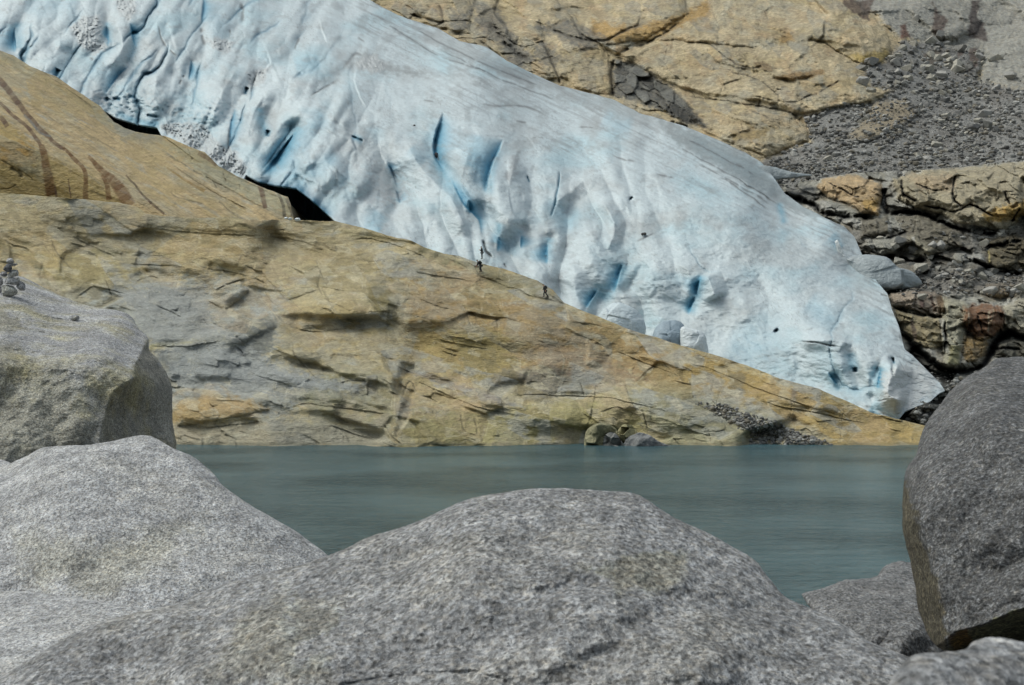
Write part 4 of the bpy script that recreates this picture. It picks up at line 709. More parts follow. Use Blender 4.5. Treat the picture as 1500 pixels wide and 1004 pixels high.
for pts, w, d in [([(1140, 284), (1165, 290), (1192, 300), (1205, 312), (1240, 318), (1262, 318), (1280, 322)], 3.6, 4), ([(1294, 275), (1296, 300), (1302, 316)], 5, 5), ([(1296, 318), (1325, 310), (1342, 312), (1372, 322), (1400, 334), (1440, 342), (1470, 340)], 3.4, 5), ([(1258, 372), (1285, 380), (1310, 378), (1330, 382), (1362, 382)], 3.4, 4), ([(1296, 350), (1330, 340)], 2, 2), ([(1410, 376), (1450, 392), (1500, 404)], 3., 4), ([(1430, 352), (1450, 360), (1500, 352)], 2.4, 3),
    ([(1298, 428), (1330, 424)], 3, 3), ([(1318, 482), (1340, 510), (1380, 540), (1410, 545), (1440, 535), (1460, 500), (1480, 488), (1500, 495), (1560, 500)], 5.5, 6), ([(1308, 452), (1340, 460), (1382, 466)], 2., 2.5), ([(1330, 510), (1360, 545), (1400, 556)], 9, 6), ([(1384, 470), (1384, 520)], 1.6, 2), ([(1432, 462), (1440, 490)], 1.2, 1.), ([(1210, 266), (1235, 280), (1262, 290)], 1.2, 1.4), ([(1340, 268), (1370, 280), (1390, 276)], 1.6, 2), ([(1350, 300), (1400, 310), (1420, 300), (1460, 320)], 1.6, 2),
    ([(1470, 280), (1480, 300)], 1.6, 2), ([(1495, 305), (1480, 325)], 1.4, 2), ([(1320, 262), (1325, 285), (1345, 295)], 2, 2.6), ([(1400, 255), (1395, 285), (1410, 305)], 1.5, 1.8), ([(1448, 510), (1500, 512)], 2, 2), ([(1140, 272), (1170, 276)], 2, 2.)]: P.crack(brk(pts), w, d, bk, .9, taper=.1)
P.C *= 1.18*(1+.3*fb2(U/12, V/5, 4, 65, .6))[..., None]
cl = P.build('cliff', M_mount, curl=(2., 12.)); tag(cl, kind='structure'); PC = P

# ------------------------------------------------------------------ loose stones
def ico(sub):
    t_ = (1+5**.5)/2
    V_ = [(-1, t_, 0), (1, t_, 0), (-1, -t_, 0), (1, -t_, 0), (0, -1, t_), (0, 1, t_), (0, -1, -t_), (0, 1, -t_), (t_, 0, -1), (t_, 0, 1), (-t_, 0, -1), (-t_, 0, 1)]
    F_ = [(0, 11, 5), (0, 5, 1), (0, 1, 7), (0, 7, 10), (0, 10, 11), (1, 5, 9), (5, 11, 4), (11, 10, 2), (10, 7, 6), (7, 1, 8), (3, 9, 4), (3, 4, 2), (3, 2, 6), (3, 6, 8), (3, 8, 9), (4, 9, 5), (2, 4, 11), (6, 2, 10), (8, 6, 7), (9, 8, 1)]
    V_ = [np.array(p)/np.linalg.norm(p) for p in V_]
    for _ in range(sub):
        c = {}; nf = []
        def mid(a, b):
            k = (min(a, b), max(a, b))
            if k not in c: m = V_[a]+V_[b]; V_.append(m/np.linalg.norm(m)); c[k] = len(V_)-1
            return c[k]
        for a, b, d in F_:
            x, y, z = mid(a, b), mid(b, d), mid(d, a); nf += [(a, x, z), (b, y, x), (d, z, y), (x, y, z)]
        F_ = nf
    return np.array(V_), np.array(F_)
def rock_shape(V0, seed, planes=9, rough=.06, flat=(1, .8, .65), cut=(.62, .9)):
    r = np.random.RandomState(seed); V1 = V0.copy()
    nn = r.normal(size=(planes, 3)); nn /= np.linalg.norm(nn, axis=1)[:, None]; dd = r.uniform(*cut, planes)
    for q, d in zip(nn, dd):
        h = V1@q-d; V1 = V1-np.maximum(h, 0)[:, None]*q*.95
    if rough: V1 = V1*(1+rough*fb3(V1+seed, 2.2, 3))[:, None]
    return V1*np.array(flat)
I1, F1 = ico(1); I3, F3 = ico(3); I4, F4 = ico(4)
rr = random.Random(5)
def scatter_stuff(name, patch, weight, n, smin, smax, mat, cols, seed, lift=.25):
    rs = np.random.RandomState(seed); P_ = patch
    w_ = (weight*(P_.U > -20)*(P_.U < 1560)*(P_.V > -20)).ravel(); w_ = w_/w_.sum()
    idx = rs.choice(w_.size, n, p=w_); W = world(P_.U.ravel()[idx], P_.V.ravel()[idx], P_.D.ravel()[idx])
    W += rs.uniform(-.15, .15, (n, 3))
    shp = [rock_shape(I1, 50+i, 7, 0, (1, .75, .6), (.35, .85)) for i in range(12)]
    VV = []; FF = []; CC = []
    for i in range(n):
        s_ = smin*(smax/smin)**(rs.rand()**3.2); a = rs.rand()*6.28; q = shp[rs.randint(12)]*s_
        c, s2 = math.cos(a), math.sin(a); q = np.stack([q[:, 0]*c-q[:, 1]*s2, q[:, 0]*s2+q[:, 1]*c, q[:, 2]], -1)
        VV.append(q+W[i]+np.array([0, -s_*.4, s_*lift])); FF.append(F1+i*len(I1)); cc = cols[rs.randint(len(cols))]*rs.uniform(.75, 1.25); CC.append(np.repeat(cc[None], len(I1), 0))
    o = mesh(name, np.concatenate(VV), np.concatenate(FF), mat, np.concatenate(CC), smooth=False); tag(o, kind='stuff'); return o
SC = [lin(138, 137, 132), lin(118, 117, 113), lin(160, 159, 154), lin(100, 99, 96), lin(128, 122, 110)]
dens = talM*(.5+sst(-.1, .4, fb2(PM.U/40, PM.V/20, 3, 77))*1.5)*np.clip((PM.V+40)/200, .2, 1)
s1 = scatter_stuff('scree', PM, dens, 15000, .11, .75, M_stone, SC, 1)
tag(s1, 'grey scree of small stones filling the slope between the ochre domes and the broken cliff', 'scree')
lcz = sst(392, 402, PC.V)*(1-sst(424, 436, PC.V))*sst(1300, 1340, PC.U)+sst(540, 560, PC.V)*.9*(1-sst(1420, 1440, PC.U))*sst(1300, 1320, PC.U)+.5*np.exp(-((PC.V-348)/6)**2)*(PC.U > 1370)+.4*np.exp(-((PC.U-1325)/14)**2-((PC.V-328)/10)**2)
s2_ = scatter_stuff('rubble', PC, lcz, 1500, .14, .6, M_stone, SC, 2); tag(s2_, 'dark rubble on the ledges of the broken cliff right of the glacier toe', 'rubble')
RB = np.array([(1022, 592), (1060, 592), (1120, 616), (1160, 632), (1200, 645), (1228, 655), (1095, 655), (1100, 635), (1050, 610)], float)
k, sd_ = PB.sdf(RB, 10); wB = np.zeros(PB.U.shape); wB[k] = sst(-3, 5, sd_+3*fb2(PB.U[k]/10, PB.V[k]/10, 3, 7))*(PB.V[k] < 652.5)
s3 = scatter_stuff('rubble', PB, wB, 1300, .12, .42, M_stone, SC, 3); tag(s3, 'fan of grey rubble lying on the ochre bedrock at the lake edge', 'rubble')

# larger single rocks on the scree
m_s = [None]*8
for i in range(8):
    V1 = rock_shape(I3, 100+i, 12, .04, (1, .8, .7), (.4, .8))*1.15
    o = mesh('scree_rock', V1, F3, M_stone, np.repeat((lin(*[(156, 154, 148), (136, 134, 128), (120, 119, 116), (164, 160, 148)][i % 4]))[None], len(V1), 0), smooth=False)
    m_s[i] = o.data; bpy.data.objects.remove(o)
rs = np.random.RandomState(12); placed = []
def drop(px, py, patch, size, label, group, k=None, name='scree_rock', cat='rock', squash=1., sink=.15):
    D = patch.depth_at(px, py); W = world(px, py, D)
    o = bpy.data.objects.new(name, m_s[rs.randint(8) if k is None else k]); sc.collection.objects.link(o)
    o.location = (W[0], W[1]-size*.35, W[2]+size*sink); o.scale = (size, size*.9, size*squash); o.rotation_euler = (rs.uniform(-.25, .25), rs.uniform(-.25, .25), rs.uniform(0, 6.28))
    tag(o, label, cat, group); return o
wq = dens*(PM.U > 1150)*(PM.U < 1498)*(PM.V > 30)*(PM.V < 236); wq = (wq/wq.sum()).ravel()
for i in rs.choice(wq.size, 130, p=wq):
    px, py = PM.U.ravel()[i], PM.V.ravel()[i]
    kq = rs.randint(8); zn = ('beside the ochre domes' if px < 1290 and py > 140 else 'between the dome tip and the stained grey cliff' if py < 140 and px < 1420 else 'under the pale cliff at the right edge' if px > 1420 else 'in the middle of the scree' if py < 190 else 'low on the scree above the broken cliff')
    drop(px, py, PM, rs.uniform(.45, 1.0)*(1+.3*(py < 150)), ('pale grey', 'grey', 'dark grey', 'light tan')[kq % 4]+' angular rock '+zn, 'rocks scattered on the scree', k=kq)
for px, py, s_, lb in [(1423, 190, 1.5, 'pale pointed rock left of the greyer pair partner in the middle of the scree'), (1446, 188, 1.9, 'large pale grey rock, wider one of the pair in the middle of the scree'), (1370, 214, 1.3, 'broad grey rock on the lower scree below the tan outcrop'), (1340, 203, .9, 'small grey rock beside the broad one on the lower scree'),
    (1313, 96, 1.6, 'grey block lying just right of the ochre dome tip'), (1338, 94, 1.3, 'pale block second from the ochre dome tip'), (1380, 112, 1.7, 'pale rounded block on the scree under the dark stained cliff'), (1300, 112, 1.2, 'white angular rock at the foot of the ochre dome'), (1325, 110, 1.2, 'white rock right of the dome foot'), (1380, 138, 1.3, 'tan slab tilted in the upper scree')]:
    drop(px, py, PM, s_, lb, None)

wq = np.exp(-(((PM.U-1360)/70)**2+((PM.V-100)/36)**2)).ravel(); wq = wq/wq.sum()
for i in rs.choice(wq.size, 46, p=wq):
    px, py = PM.U.ravel()[i], PM.V.ravel()[i]; kq = [0, 3, 1, 7, 4][rs.randint(5)]
    drop(px, py, PM, rs.uniform(.7, 1.9)**1.1, ('pale grey', 'grey', 'dark grey', 'light tan')[kq % 4]+' block in the fallen pile under the stained grey cliff, '+('left part' if px < 1335 else 'middle' if px < 1385 else 'right part')+(' low' if py > 100 else ' high'), 'fallen blocks under the stained cliff', k=kq)
wq = (sst(1250, 1300, PC.U)*sst(332, 350, PC.V)*(1-sst(425, 440, PC.V))*(PC.U < 1500)).ravel(); wq = wq/wq.sum()
for i in rs.choice(wq.size, 40, p=wq):
    px, py = PC.U.ravel()[i], PC.V.ravel()[i]; kq = [0, 3, 1, 7][rs.randint(4)]
    drop(px, py, PC, rs.uniform(.5, 1.3), ('pale grey', 'grey', 'dark grey', 'light tan')[kq % 4]+' rock on the dark ledges '+('above' if py > 385 else 'high over')+' the rust-brown outcrop', 'rocks on the ledges of the broken cliff', k=kq)

# ------------------------------------------------------------------ boulders
SURF = {}
def boulder(name, label, outline, ctrl, mat, edge=.25, back=1.2, n=1100, m=260, pw=7., rough=(.03, .012), freq=(1.6, 7.), jag=2.5, jagl=30., center=None, relief=None, paint=None, seed=1, sm=True, cat='boulder', grp=None, colr=(1, 1, 1), plan=None):
    O = np.array(outline, float); O2 = smooth_path(np.vstack([O, O[:1]]), 8)[:-1]
    L = np.r_[0, np.cumsum(np.hypot(*np.diff(np.vstack([O2, O2[:1]]), axis=0).T))]; q = np.linspace(0, L[-1], n, endpoint=False)
    O3 = np.stack([np.interp(q, L, np.r_[O2[:, i], O2[0, i]]) for i in (0, 1)], -1)
    c = np.array(center if center else O3.mean(0)); nrm = (O3-c); nrm /= np.linalg.norm(nrm, axis=1)[:, None]
    jn = fb2(O3[:, 0]/jagl, O3[:, 1]/jagl+seed*9, 4, seed, .55); O3 = O3+nrm*(jn*jag)[:, None]
    fr = np.linspace(0, 1, m)[1:]; fr = 1-(1-fr)**1.25; bk_ = np.linspace(1, 0, 40)[1:-1]
    def ring(s_): return c[None]+(O3-c[None])*s_
    UV = [ring(s_) for s_ in fr]; U_ = np.stack([a[:, 0] for a in UV]); V_ = np.stack([a[:, 1] for a in UV])
    D = tps(ctrl, U_, V_); s_ = fr[:, None]
    if relief: D = relief(U_, V_, D)
    if plan: wb_ = plan[0]*1.5; D = D-plan[1]*.9*np.abs(pn2(U_/wb_+seed, V_/wb_*1.2, seed))+plan[1]*.25*fb2(U_/plan[0]*2, V_/plan[0]*2, 3, seed+6)
    rim = 1-(1-np.clip(s_, 0, 1)**pw)**.5
    D = D+edge*rim; W = world(U_, V_, D)
    nz = rough[0]*fb3(W, freq[0], 4, seed)+rough[1]*fb3(W, freq[1], 4, seed+3)
    D = D+nz*3*(1-.5*rim); W = world(U_, V_, D)
    Dr = D[-1]; WB = []
    for sb in bk_:
        uv = ring(sb); d = Dr.mean()*(1-sb**2)+Dr*sb**2+back*(1-sb**2.5)**.5
        WB.append(world(uv[:, 0], uv[:, 1], d))
    WB = np.stack(WB); c0 = world(c[0], c[1], D[0].mean()); c1 = world(c[0], c[1], Dr.mean()+back)
    A = np.concatenate([W, WB]); ny, nx = A.shape[:2]
    i = np.arange(ny-1)[:, None]*nx+np.arange(nx)[None]; j = np.arange(ny-1)[:, None]*nx+((np.arange(nx)+1) % nx)[None]
    F = np.stack([i, j, j+nx, i+nx], -1).reshape(-1, 4)
    col = np.ones((ny, nx, 3), np.float32)*np.array(colr, np.float32)
    if paint: paint(U_, V_, col[:len(fr)])
    org = A.reshape(-1, 3).mean(0)
    Vt = np.vstack([A.reshape(-1, 3), c0[None], c1[None]])-org; N0 = ny*nx
    faces = F.tolist()
    faces += [[N0, (k+1) % nx, k] for k in range(nx)]
    b0 = (ny-1)*nx; faces += [[N0+1, b0+k, b0+(k+1) % nx] for k in range(nx)]
    # quads + tris : write them as tris of one array for speed
    tri = np.concatenate([F[:, [0, 1, 2]], F[:, [0, 2, 3]], np.array(faces[len(F):])])
    o = mesh(name, Vt, tri, mat, np.vstack([col.reshape(-1, 3), np.ones((2, 3))*np.array(colr)]), smooth=sm); o.location = org
    SURF[label] = (U_, V_, D); tag(o, label, cat, grp); o.name = name; return o
def seglog(U_, V_, pts):
    Pn = np.array(pts, float); best = np.full(U_.shape, 1e9); side = np.zeros(U_.shape)
    for i in range(len(Pn)-1):
        ax, ay = Pn[i]; dx, dy = Pn[i+1]-Pn[i]; t_ = np.clip(((U_-ax)*dx+(V_-ay)*dy)/(dx*dx+dy*dy), 0, 1)
        ex = U_-ax-t_*dx; ey = V_-ay-t_*dy; d = np.hypot(ex, ey); q = d < best; best = np.where(q, d, best); side = np.where(q, np.sign(dx*ey-dy*ex), side)
    return best*side
def pinside(U_, V_, poly, soft, nz=0, ns=20.):
    Pp = np.array(poly, float); best = np.full(U_.shape, 1e9); ins = np.zeros(U_.shape, bool)
    x = U_+nz*fb2(U_/ns, V_/ns, 4, 3, .6); y = V_+nz*fb2(U_/ns, V_/ns, 4, 9, .6)
    for i in range(len(Pp)):
        ax, ay = Pp[i]; bx, by = Pp[(i+1) % len(Pp)]; dx, dy = bx-ax, by-ay; t_ = np.clip(((x-ax)*dx+(y-ay)*dy)/(dx*dx+dy*dy+1e-9), 0, 1)
        best = np.minimum(best, np.hypot(x-ax-t_*dx, y-ay-t_*dy))
        if dy != 0: ins ^= ((ay > y) != (by > y)) & (x < dx*(y-ay)/dy+ax)
    return sst(-soft, soft, np.where(ins, best, -best))
def pmul(col, m, rgb): col *= (1-m[..., None]*(1-np.array(rgb, np.float32)))

# big lichen-covered boulder at the left, carrying the cairn
BL = [(-200, 440), (-120, 405), (-60, 398), (0, 401), (30, 405), (50, 414), (77, 428), (103, 438), (133, 449), (173, 455), (193, 465), (201, 478), (217, 496), (219, 514), (233, 528), (246, 552), (251, 568), (253, 602), (255, 635), (258, 655), (250, 700), (150, 740), (0, 750), (-150, 740), (-220, 600)]
def rl(U_, V_, D):
    e = seglog(U_, V_, [(222, 470), (217, 500), (209, 512), (197, 535), (197, 552), (166, 572), (155, 600), (145, 645), (140, 760)])
    D = D+np.where(e < 0, np.minimum(-e, 80)*.011, 0)      # faces turned away right of the edge
    D = D-.05*np.exp(-(e/7)**2); return D+.10*(sst(-8, 8, V_-(520+14*fb2(U_/60, V_/30, 3, 4))))*-1
def pl(U_, V_, c):
    m = pinside(U_, V_, [(217, 497), (222, 515), (260, 560), (262, 700), (140, 700), (150, 610), (166, 572), (196, 552), (197, 535)], 3, 8); pmul(c, m, (.82, .78, .66))
    m = pinside(U_, V_, [(-50, 560), (60, 540), (160, 560), (150, 640), (60, 700), (-80, 700)], 25, 40, 50.); pmul(c, m*.8, (.92, .88, .70))
    m = pinside(U_, V_, [(-50, 450), (10, 455), (40, 480), (20, 488), (-50, 478)], 5, 12); pmul(c, m, (.75, .72, .6))
    m = pinside(U_, V_, [(-50, 500), (20, 505), (60, 540), (30, 560), (-50, 545)], 10, 20); pmul(c, m, (.86, .82, .66))
boulder('boulder', 'large lichen-stained granite boulder at the left edge with a stone cairn on top', BL, [(0, 401, 17.2), (100, 440, 16.8), (200, 470, 16.2), (-200, 440, 17.4), (0, 500, 14.4), (150, 510, 14.6), (0, 560, 13.9), (0, 660, 13.5), (150, 600, 13.9), (250, 640, 14.2), (150, 740, 13.3), (-150, 740, 13.2), (-200, 560, 14)], M_gr_big, edge=.35, back=3., n=1200, m=300, pw=12,
    rough=(.05, .022), freq=(1.1, 5.), jag=2.5, relief=rl, paint=pl, center=(40, 590), seed=2, plan=(95, .28, 12))

ML = [(-150, 760), (-120, 715), (-40, 700), (0, 689), (17, 679), (40, 668), (63, 656), (95, 653), (127, 652), (160, 647), (190, 640), (213, 638), (226, 641), (253, 657), (283, 669), (307, 689), (327, 712), (353, 731), (387, 752), (423, 772), (450, 791), (480, 814), (530, 860), (480, 920), (300, 980), (0, 990), (-130, 900)]
def pm(U_, V_, c):
    m = pinside(U_, V_, [(20, 770), (120, 800), (230, 780), (300, 760), (240, 830), (160, 870), (40, 850)], 22, 40, 40.); pmul(c, m, (.95, .93, .84))
boulder('boulder', 'pale speckled granite boulder at the lower left below the lichen-stained one', ML, [(0, 689, 10.2), (213, 638, 10.4), (300, 690, 10.1), (480, 814, 9.5), (0, 800, 9.1), (200, 740, 9.5), (300, 850, 8.7), (100, 900, 8.4), (400, 850, 8.9), (-130, 850, 8.8), (450, 920, 8.5), (0, 980, 8.1), (60, 700, 9.9)], M_gr_left, edge=.25, back=2.2, n=1200, m=300, pw=9,
    rough=(.035, .010), freq=(1.2, 6.), jag=2.0, paint=pm, center=(180, 820), seed=5, plan=(130, .20, 24))

boulder('boulder', 'smooth pale boulder in the bottom left corner, lowest on that side', [(-220, 960), (-120, 885), (-40, 868), (0, 866), (43, 867), (110, 876), (150, 881), (193, 888), (240, 905), (230, 960), (100, 1090), (-150, 1110)], [(0, 866, 7.2), (193, 888, 6.8), (0, 1000, 5.6), (100, 1080, 5.2), (-200, 960, 6.2), (150, 940, 6.2)], M_gr_left, edge=.15, back=.7, n=700, m=180, rough=(.02, .007), center=(20, 980), seed=8)
boulder('boulder', 'small white rock squeezed between the two left boulders at the frame edge', [(-60, 672), (-20, 671), (0, 673), (18, 680), (14, 692), (0, 705), (-50, 712)], [(0, 673, 11.8), (0, 700, 11.2), (-50, 690, 11.6)], M_gr_left, edge=.08, back=.4, n=300, m=60, rough=(.01, .004), seed=9)

CE = [(-80, 1040), (0, 992), (77, 946), (133, 917), (200, 897), (267, 882), (290, 869), (343, 851), (400, 836), (450, 825), (500, 806), (543, 786), (600, 769), (650, 746), (687, 731), (733, 722), (783, 716), (833, 716), (883, 719), (923, 722), (947, 731), (967, 746), (1000, 765), (1033, 779), (1073, 801), (1103, 819), (1123, 842), (1143, 867), (1163, 881), (1207, 899), (1253, 926), (1283, 944), (1333, 964), (1390, 1000), (1430, 1080), (1300, 1200), (700, 1230), (0, 1190), (-100, 1120)]
def pc(U_, V_, c):
    for pts, w_, a in [([(450, 850), (520, 850), (545, 880), (510, 920), (440, 960)], 16, .35), ([(600, 790), (640, 800), (760, 820), (775, 870), (765, 920), (790, 980)], 20, .38), ([(240, 900), (330, 890), (300, 920)], 14, .25), ([(780, 740), (860, 790), (960, 800), (1010, 790)], 16, .25), ([(560, 770), (620, 800)], 10, .2), ([(870, 1000), (1050, 985)], 5, .35)]:
        e = np.abs(seglog(U_+18*fb2(U_/40, V_/40, 3, 5), V_+18*fb2(U_/40, V_/40, 3, 6), brk(pts))); g_ = np.exp(-(e/w_)**2)*a; c *= (1+g_)[..., None]
    m = pinside(U_, V_, [(360, 900), (420, 860), (520, 900), (460, 1000), (300, 1000)], 20, 40, 50.); pmul(c, m, (.95, .92, .82))
    m = pinside(U_, V_, [(850, 830), (930, 800), (1010, 810), (1000, 860), (900, 870)], 14, 30, 40.); pmul(c, m, (.98, .94, .80))
    d = fb2(U_/50+3, V_/30, 5, 17, .65); c *= (1+.34*np.clip(d, -1, 1))[..., None]
def rc(U_, V_, D):
    D = D+.05*fb2(U_/120, V_/70, 3, 5)+.02*fb2(U_/40, V_/22, 3, 6)
    for pts, w_, d in [([(500, 1003), (620, 985), (700, 985), (740, 1000)], 3, .012), ([(365, 845), (385, 838)], 5, .05), ([(455, 875), (468, 882)], 4, .03), ([(800, 870), (900, 850), (1000, 880), (1100, 900)], 14, .05), ([(560, 830), (700, 800), (820, 800)], 14, .04)]:
        e = np.abs(seglog(U_+6*fb2(U_/30, V_/30, 3, 5), V_+6*fb2(U_/30, V_/30, 3, 6), pts)); D = D+d*np.exp(-(e/w_)**2)
    return D
boulder('boulder', 'huge grey speckled granite boulder filling the bottom centre of the foreground', CE, [(0, 992, 5.4), (200, 897, 5.9), (400, 836, 6.1), (600, 769, 6.3), (800, 716, 6.4), (950, 735, 6.3), (1100, 819, 5.9), (1160, 881, 5.6), (1333, 964, 5.1), (400, 950, 5.3), (700, 900, 5.3), (700, 820, 5.65), (900, 820, 5.65), (1000, 900, 5.25), (700, 1000, 4.95), (1200, 1000, 4.9), (300, 1050, 5.), (700, 1200, 4.5), (1300, 1150, 4.5), (0, 1150, 4.9)], M_gr_center,
    edge=.16, back=1.6, n=1700, m=420, pw=14, rough=(.014, .006), freq=(2.2, 11.), jag=1.8, relief=rc, paint=pc, center=(680, 1010), seed=11, plan=(170, .13, 10))

BR = [(1500, 523), (1463, 525), (1443, 538), (1417, 552), (1400, 565), (1383, 585), (1363, 612), (1353, 628), (1347, 648), (1341, 668), (1331, 680), (1325, 699), (1322, 742), (1323, 779), (1332, 819), (1340, 856), (1347, 899), (1363, 936), (1383, 954), (1430, 968), (1520, 975), (1700, 960), (1800, 800), (1780, 620), (1680, 545), (1590, 525)]
def rr_(U_, V_, D):
    e = seglog(U_, V_, [(1345, 600), (1334, 700), (1345, 760), (1358, 800), (1372, 850), (1383, 905), (1388, 1000)])
    D = D+np.where(e > 0, np.minimum(e, 60)*.012, 0)
    e2 = seglog(U_, V_, [(1380, 942), (1400, 925), (1440, 915), (1480, 897), (1520, 884), (1700, 850)])
    return D+np.where(e2 > 0, np.minimum(e2, 60)*.010, 0)-.02*np.exp(-(e2/5)**2)+.02*fb2(U_/50, V_/30, 4, 8)
def pr(U_, V_, c):
    m = pinside(U_, V_, [(1330, 700), (1340, 755), (1356, 800), (1372, 855), (1385, 905), (1388, 960), (1360, 960), (1300, 800), (1310, 700)], 3, 14); pmul(c, m, (.80, .70, .48))
    m = pinside(U_, V_, [(1388, 945), (1405, 925), (1440, 915), (1480, 895), (1800, 850), (1800, 1000), (1390, 1000)], 3, 12); c *= (1+.25*m)[..., None]; pmul(c, m, (.95, .80, .46))
    m = pinside(U_, V_, [(1390, 935), (1415, 920), (1425, 940), (1395, 955)], 3, 8); pmul(c, m, (1., .66, .4))
    c *= (1+.2*fb2(U_/60, V_/60, 4, 17, .6))[..., None]
boulder('boulder', 'tall dark grey boulder at the right edge with a mossy brown left face', BR, [(1500, 523, 9.8), (1383, 585, 9.2), (1340, 680, 8.6), (1330, 800, 8.2), (1380, 940, 7.8), (1450, 700, 8.1), (1450, 600, 8.6), (1500, 850, 7.6), (1650, 700, 7.9), (1700, 900, 7.6), (1700, 560, 9.2)], M_gr_dark, edge=.25, back=1.8, n=1100, m=300, pw=10, rough=(.018, .007), freq=(1.6, 8.), jag=2.0, relief=rr_, paint=pr, center=(1530, 760), seed=14, plan=(110, .16, 60))

boulder('boulder', 'low violet-grey boulder at the water between the huge centre one and the tall dark one', [(1174, 871), (1187, 866), (1205, 862), (1233, 851), (1260, 848), (1283, 844), (1292, 833), (1300, 827), (1317, 822), (1340, 826), (1390, 840), (1430, 900), (1420, 980), (1340, 1010), (1240, 970), (1195, 905)], [(1180, 870, 11.6), (1300, 830, 12.6), (1390, 850, 12.4), (1250, 900, 10.8), (1340, 900, 10.8), (1340, 1000, 10.0), (1240, 960, 10.2)], M_gr_low, edge=.22, back=1., n=600, m=160, rough=(.03, .012), freq=(2., 9.), jag=3., jagl=16., center=(1310, 910), seed=17, plan=(45, .14, 10))
boulder('boulder', 'blurred grey boulder in the bottom right corner, nearest to the camera', [(1270, 1060), (1300, 1002), (1320, 977), (1337, 960), (1367, 956), (1413, 952), (1427, 940), (1457, 934), (1500, 941), (1600, 965), (1720, 1060), (1600, 1200), (1350, 1200)], [(1320, 977, 1.95), (1457, 934, 2.1), (1600, 965, 2.05), (1450, 1000, 1.95), (1450, 1150, 1.85), (1280, 1060, 1.88), (1700, 1060, 1.92)], M_gr_center, edge=.06, back=.5, n=500, m=140, rough=(.008, .003), freq=(5., 22.), jag=2.5, center=(1470, 1070), seed=19)

# ------------------------------------------------------------------ cairn on the left boulder
BLs = [k for k in SURF if k.startswith('large lichen')][0]
def surf_depth(key, px, py):
    U_, V_, D_ = SURF[key]; i = np.argmin((U_-px)**2+(V_-py)**2); return float(D_.ravel()[i])
def gm_stone(name, px, py, wpx, hpx, D, label, cat, mat, seed, tilt=0., depth=.8, grp=None, colr=(1, 1, 1), planes=10, I=I4, F=F4, cut=(.62, .92), rough=.05):
    V1 = rock_shape(I, seed, planes, rough, (1, 1, 1), cut); V1 = V1/np.abs(V1).max(0); k = D/FPX
    V1 = V1*np.array([wpx*k/2, wpx*k/2*depth, hpx*k/2]); c, s_ = math.cos(R_(tilt)), math.sin(R_(tilt))
    V1 = np.stack([V1[:, 0]*c-V1[:, 2]*s_, V1[:, 1], V1[:, 0]*s_+V1[:, 2]*c], -1)
    o = mesh(name, V1, F, mat, np.repeat(np.array(colr, np.float32)[None], len(V1), 0), smooth=False); o.location = world(px, py, D)
    tag(o, label, cat, grp); return o
dC = surf_depth(BLs, 12, 433)-.03
for px, py, w_, h_, dd, tl, cr, lb in [(12, 426, 24, 16, 0, 0, (1.1, 1.05, .9), 'pale rounded cairn stone, lowest and nearest on the big left boulder'), (15, 411.5, 20, 11, .02, -14, (1, 1, 1.05), 'tilted wedge-shaped cairn stone lying on the pale rounded one'), (30, 420, 12, 15, .05, 20, (.95, .95, .95), 'angular grey stone leaning at the right foot of the cairn'),
    (26.5, 411, 6, 9, .04, 10, (1.1, 1.05, .95), 'small pale chip wedged at the right side of the cairn'), (20, 401, 17, 11, .02, 8, (1.05, 1.0, .95), 'pinkish grey block in the middle of the cairn'), (5, 402, 11, 8, .04, 0, (.6, .6, .62), 'small dark stone at the left shoulder of the cairn'),
    (12.5, 393.5, 13, 11, .01, 24, (.32, .33, .35), 'nearly black tilted stone high in the cairn'), (18, 388.5, 15, 5, .03, 4, (.75, .76, .78), 'thin flat grey slab just under the top stone of the cairn'), (15, 382, 12, 8, .02, -4, (1, 1, 1.05), 'light grey top stone of the cairn'), (-1, 413, 11, 15, .05, 5, (.95, .95, .95), 'grey cairn stone cut by the left edge of the picture'), (0, 425, 8, 10, .08, 0, (.9, .9, .9), 'stone behind the pale rounded one at the far left of the cairn')]:
    gm_stone('cairn_stone', px, py, w_*1.12, h_*1.1, dC+dd, lb, 'stone', M_gr_left, int(px*7+py), tl, grp='stones stacked in the cairn', colr=cr, cut=(.5, .82), planes=12)
gm_stone('stone', 110, 466, 13, 9, surf_depth(BLs, 110, 469)-.02, 'small grey stone lying alone on top of the big lichen-stained boulder', 'stone', M_gr_big, 77, 5)

# ------------------------------------------------------------------ rocks at the lake edge
def wb(lb, out, D, col, seed, mat=None, cat='rock', edge=.5, back=2., name='rock', n=240, m=60, rough=(.12, .05), freq=(.8, 3.), jag=1.4, jagl=9., pw=5., fa=2.6):
    O = np.array(out, float); x0, y0 = O.min(0); x1, y1 = O.max(0); cx = (x0+x1)/2
    ct = [(x0, (y0+y1)/2, D+edge), (x1, (y0+y1)/2, D+edge), (cx, y0, D+edge*1.4), (cx, y1, D-.2), (cx-(x1-x0)*.2, (y0+y1)/2, D), (cx+(x1-x0)*.15, (y0+y1)/2, D+.1)]
    def pt(U_, V_, c): c *= (1+.25*fb2(U_/9, V_/6, 4, seed, .6))[..., None]
    def rl_(U_, V_, D_): k, e, q = facets(U_, V_, max(7., (x1-x0)/3), 1.3, 10, edge*fa, edge*fa, seed); return D_+k
    return boulder(name, lb, out, ct, mat or M_stone, edge=edge, back=back, n=n, m=m, pw=pw, rough=rough, freq=freq, jag=jag, jagl=jagl, seed=seed, cat=cat, colr=col, paint=pt, relief=rl_)
wb('olive grey shore rock with a split face, left of the grey cluster at the waterline', [(855, 656), (858, 634), (869, 623), (885, 620), (903, 630), (906, 656)], 178., lin(136, 132, 104), 31)
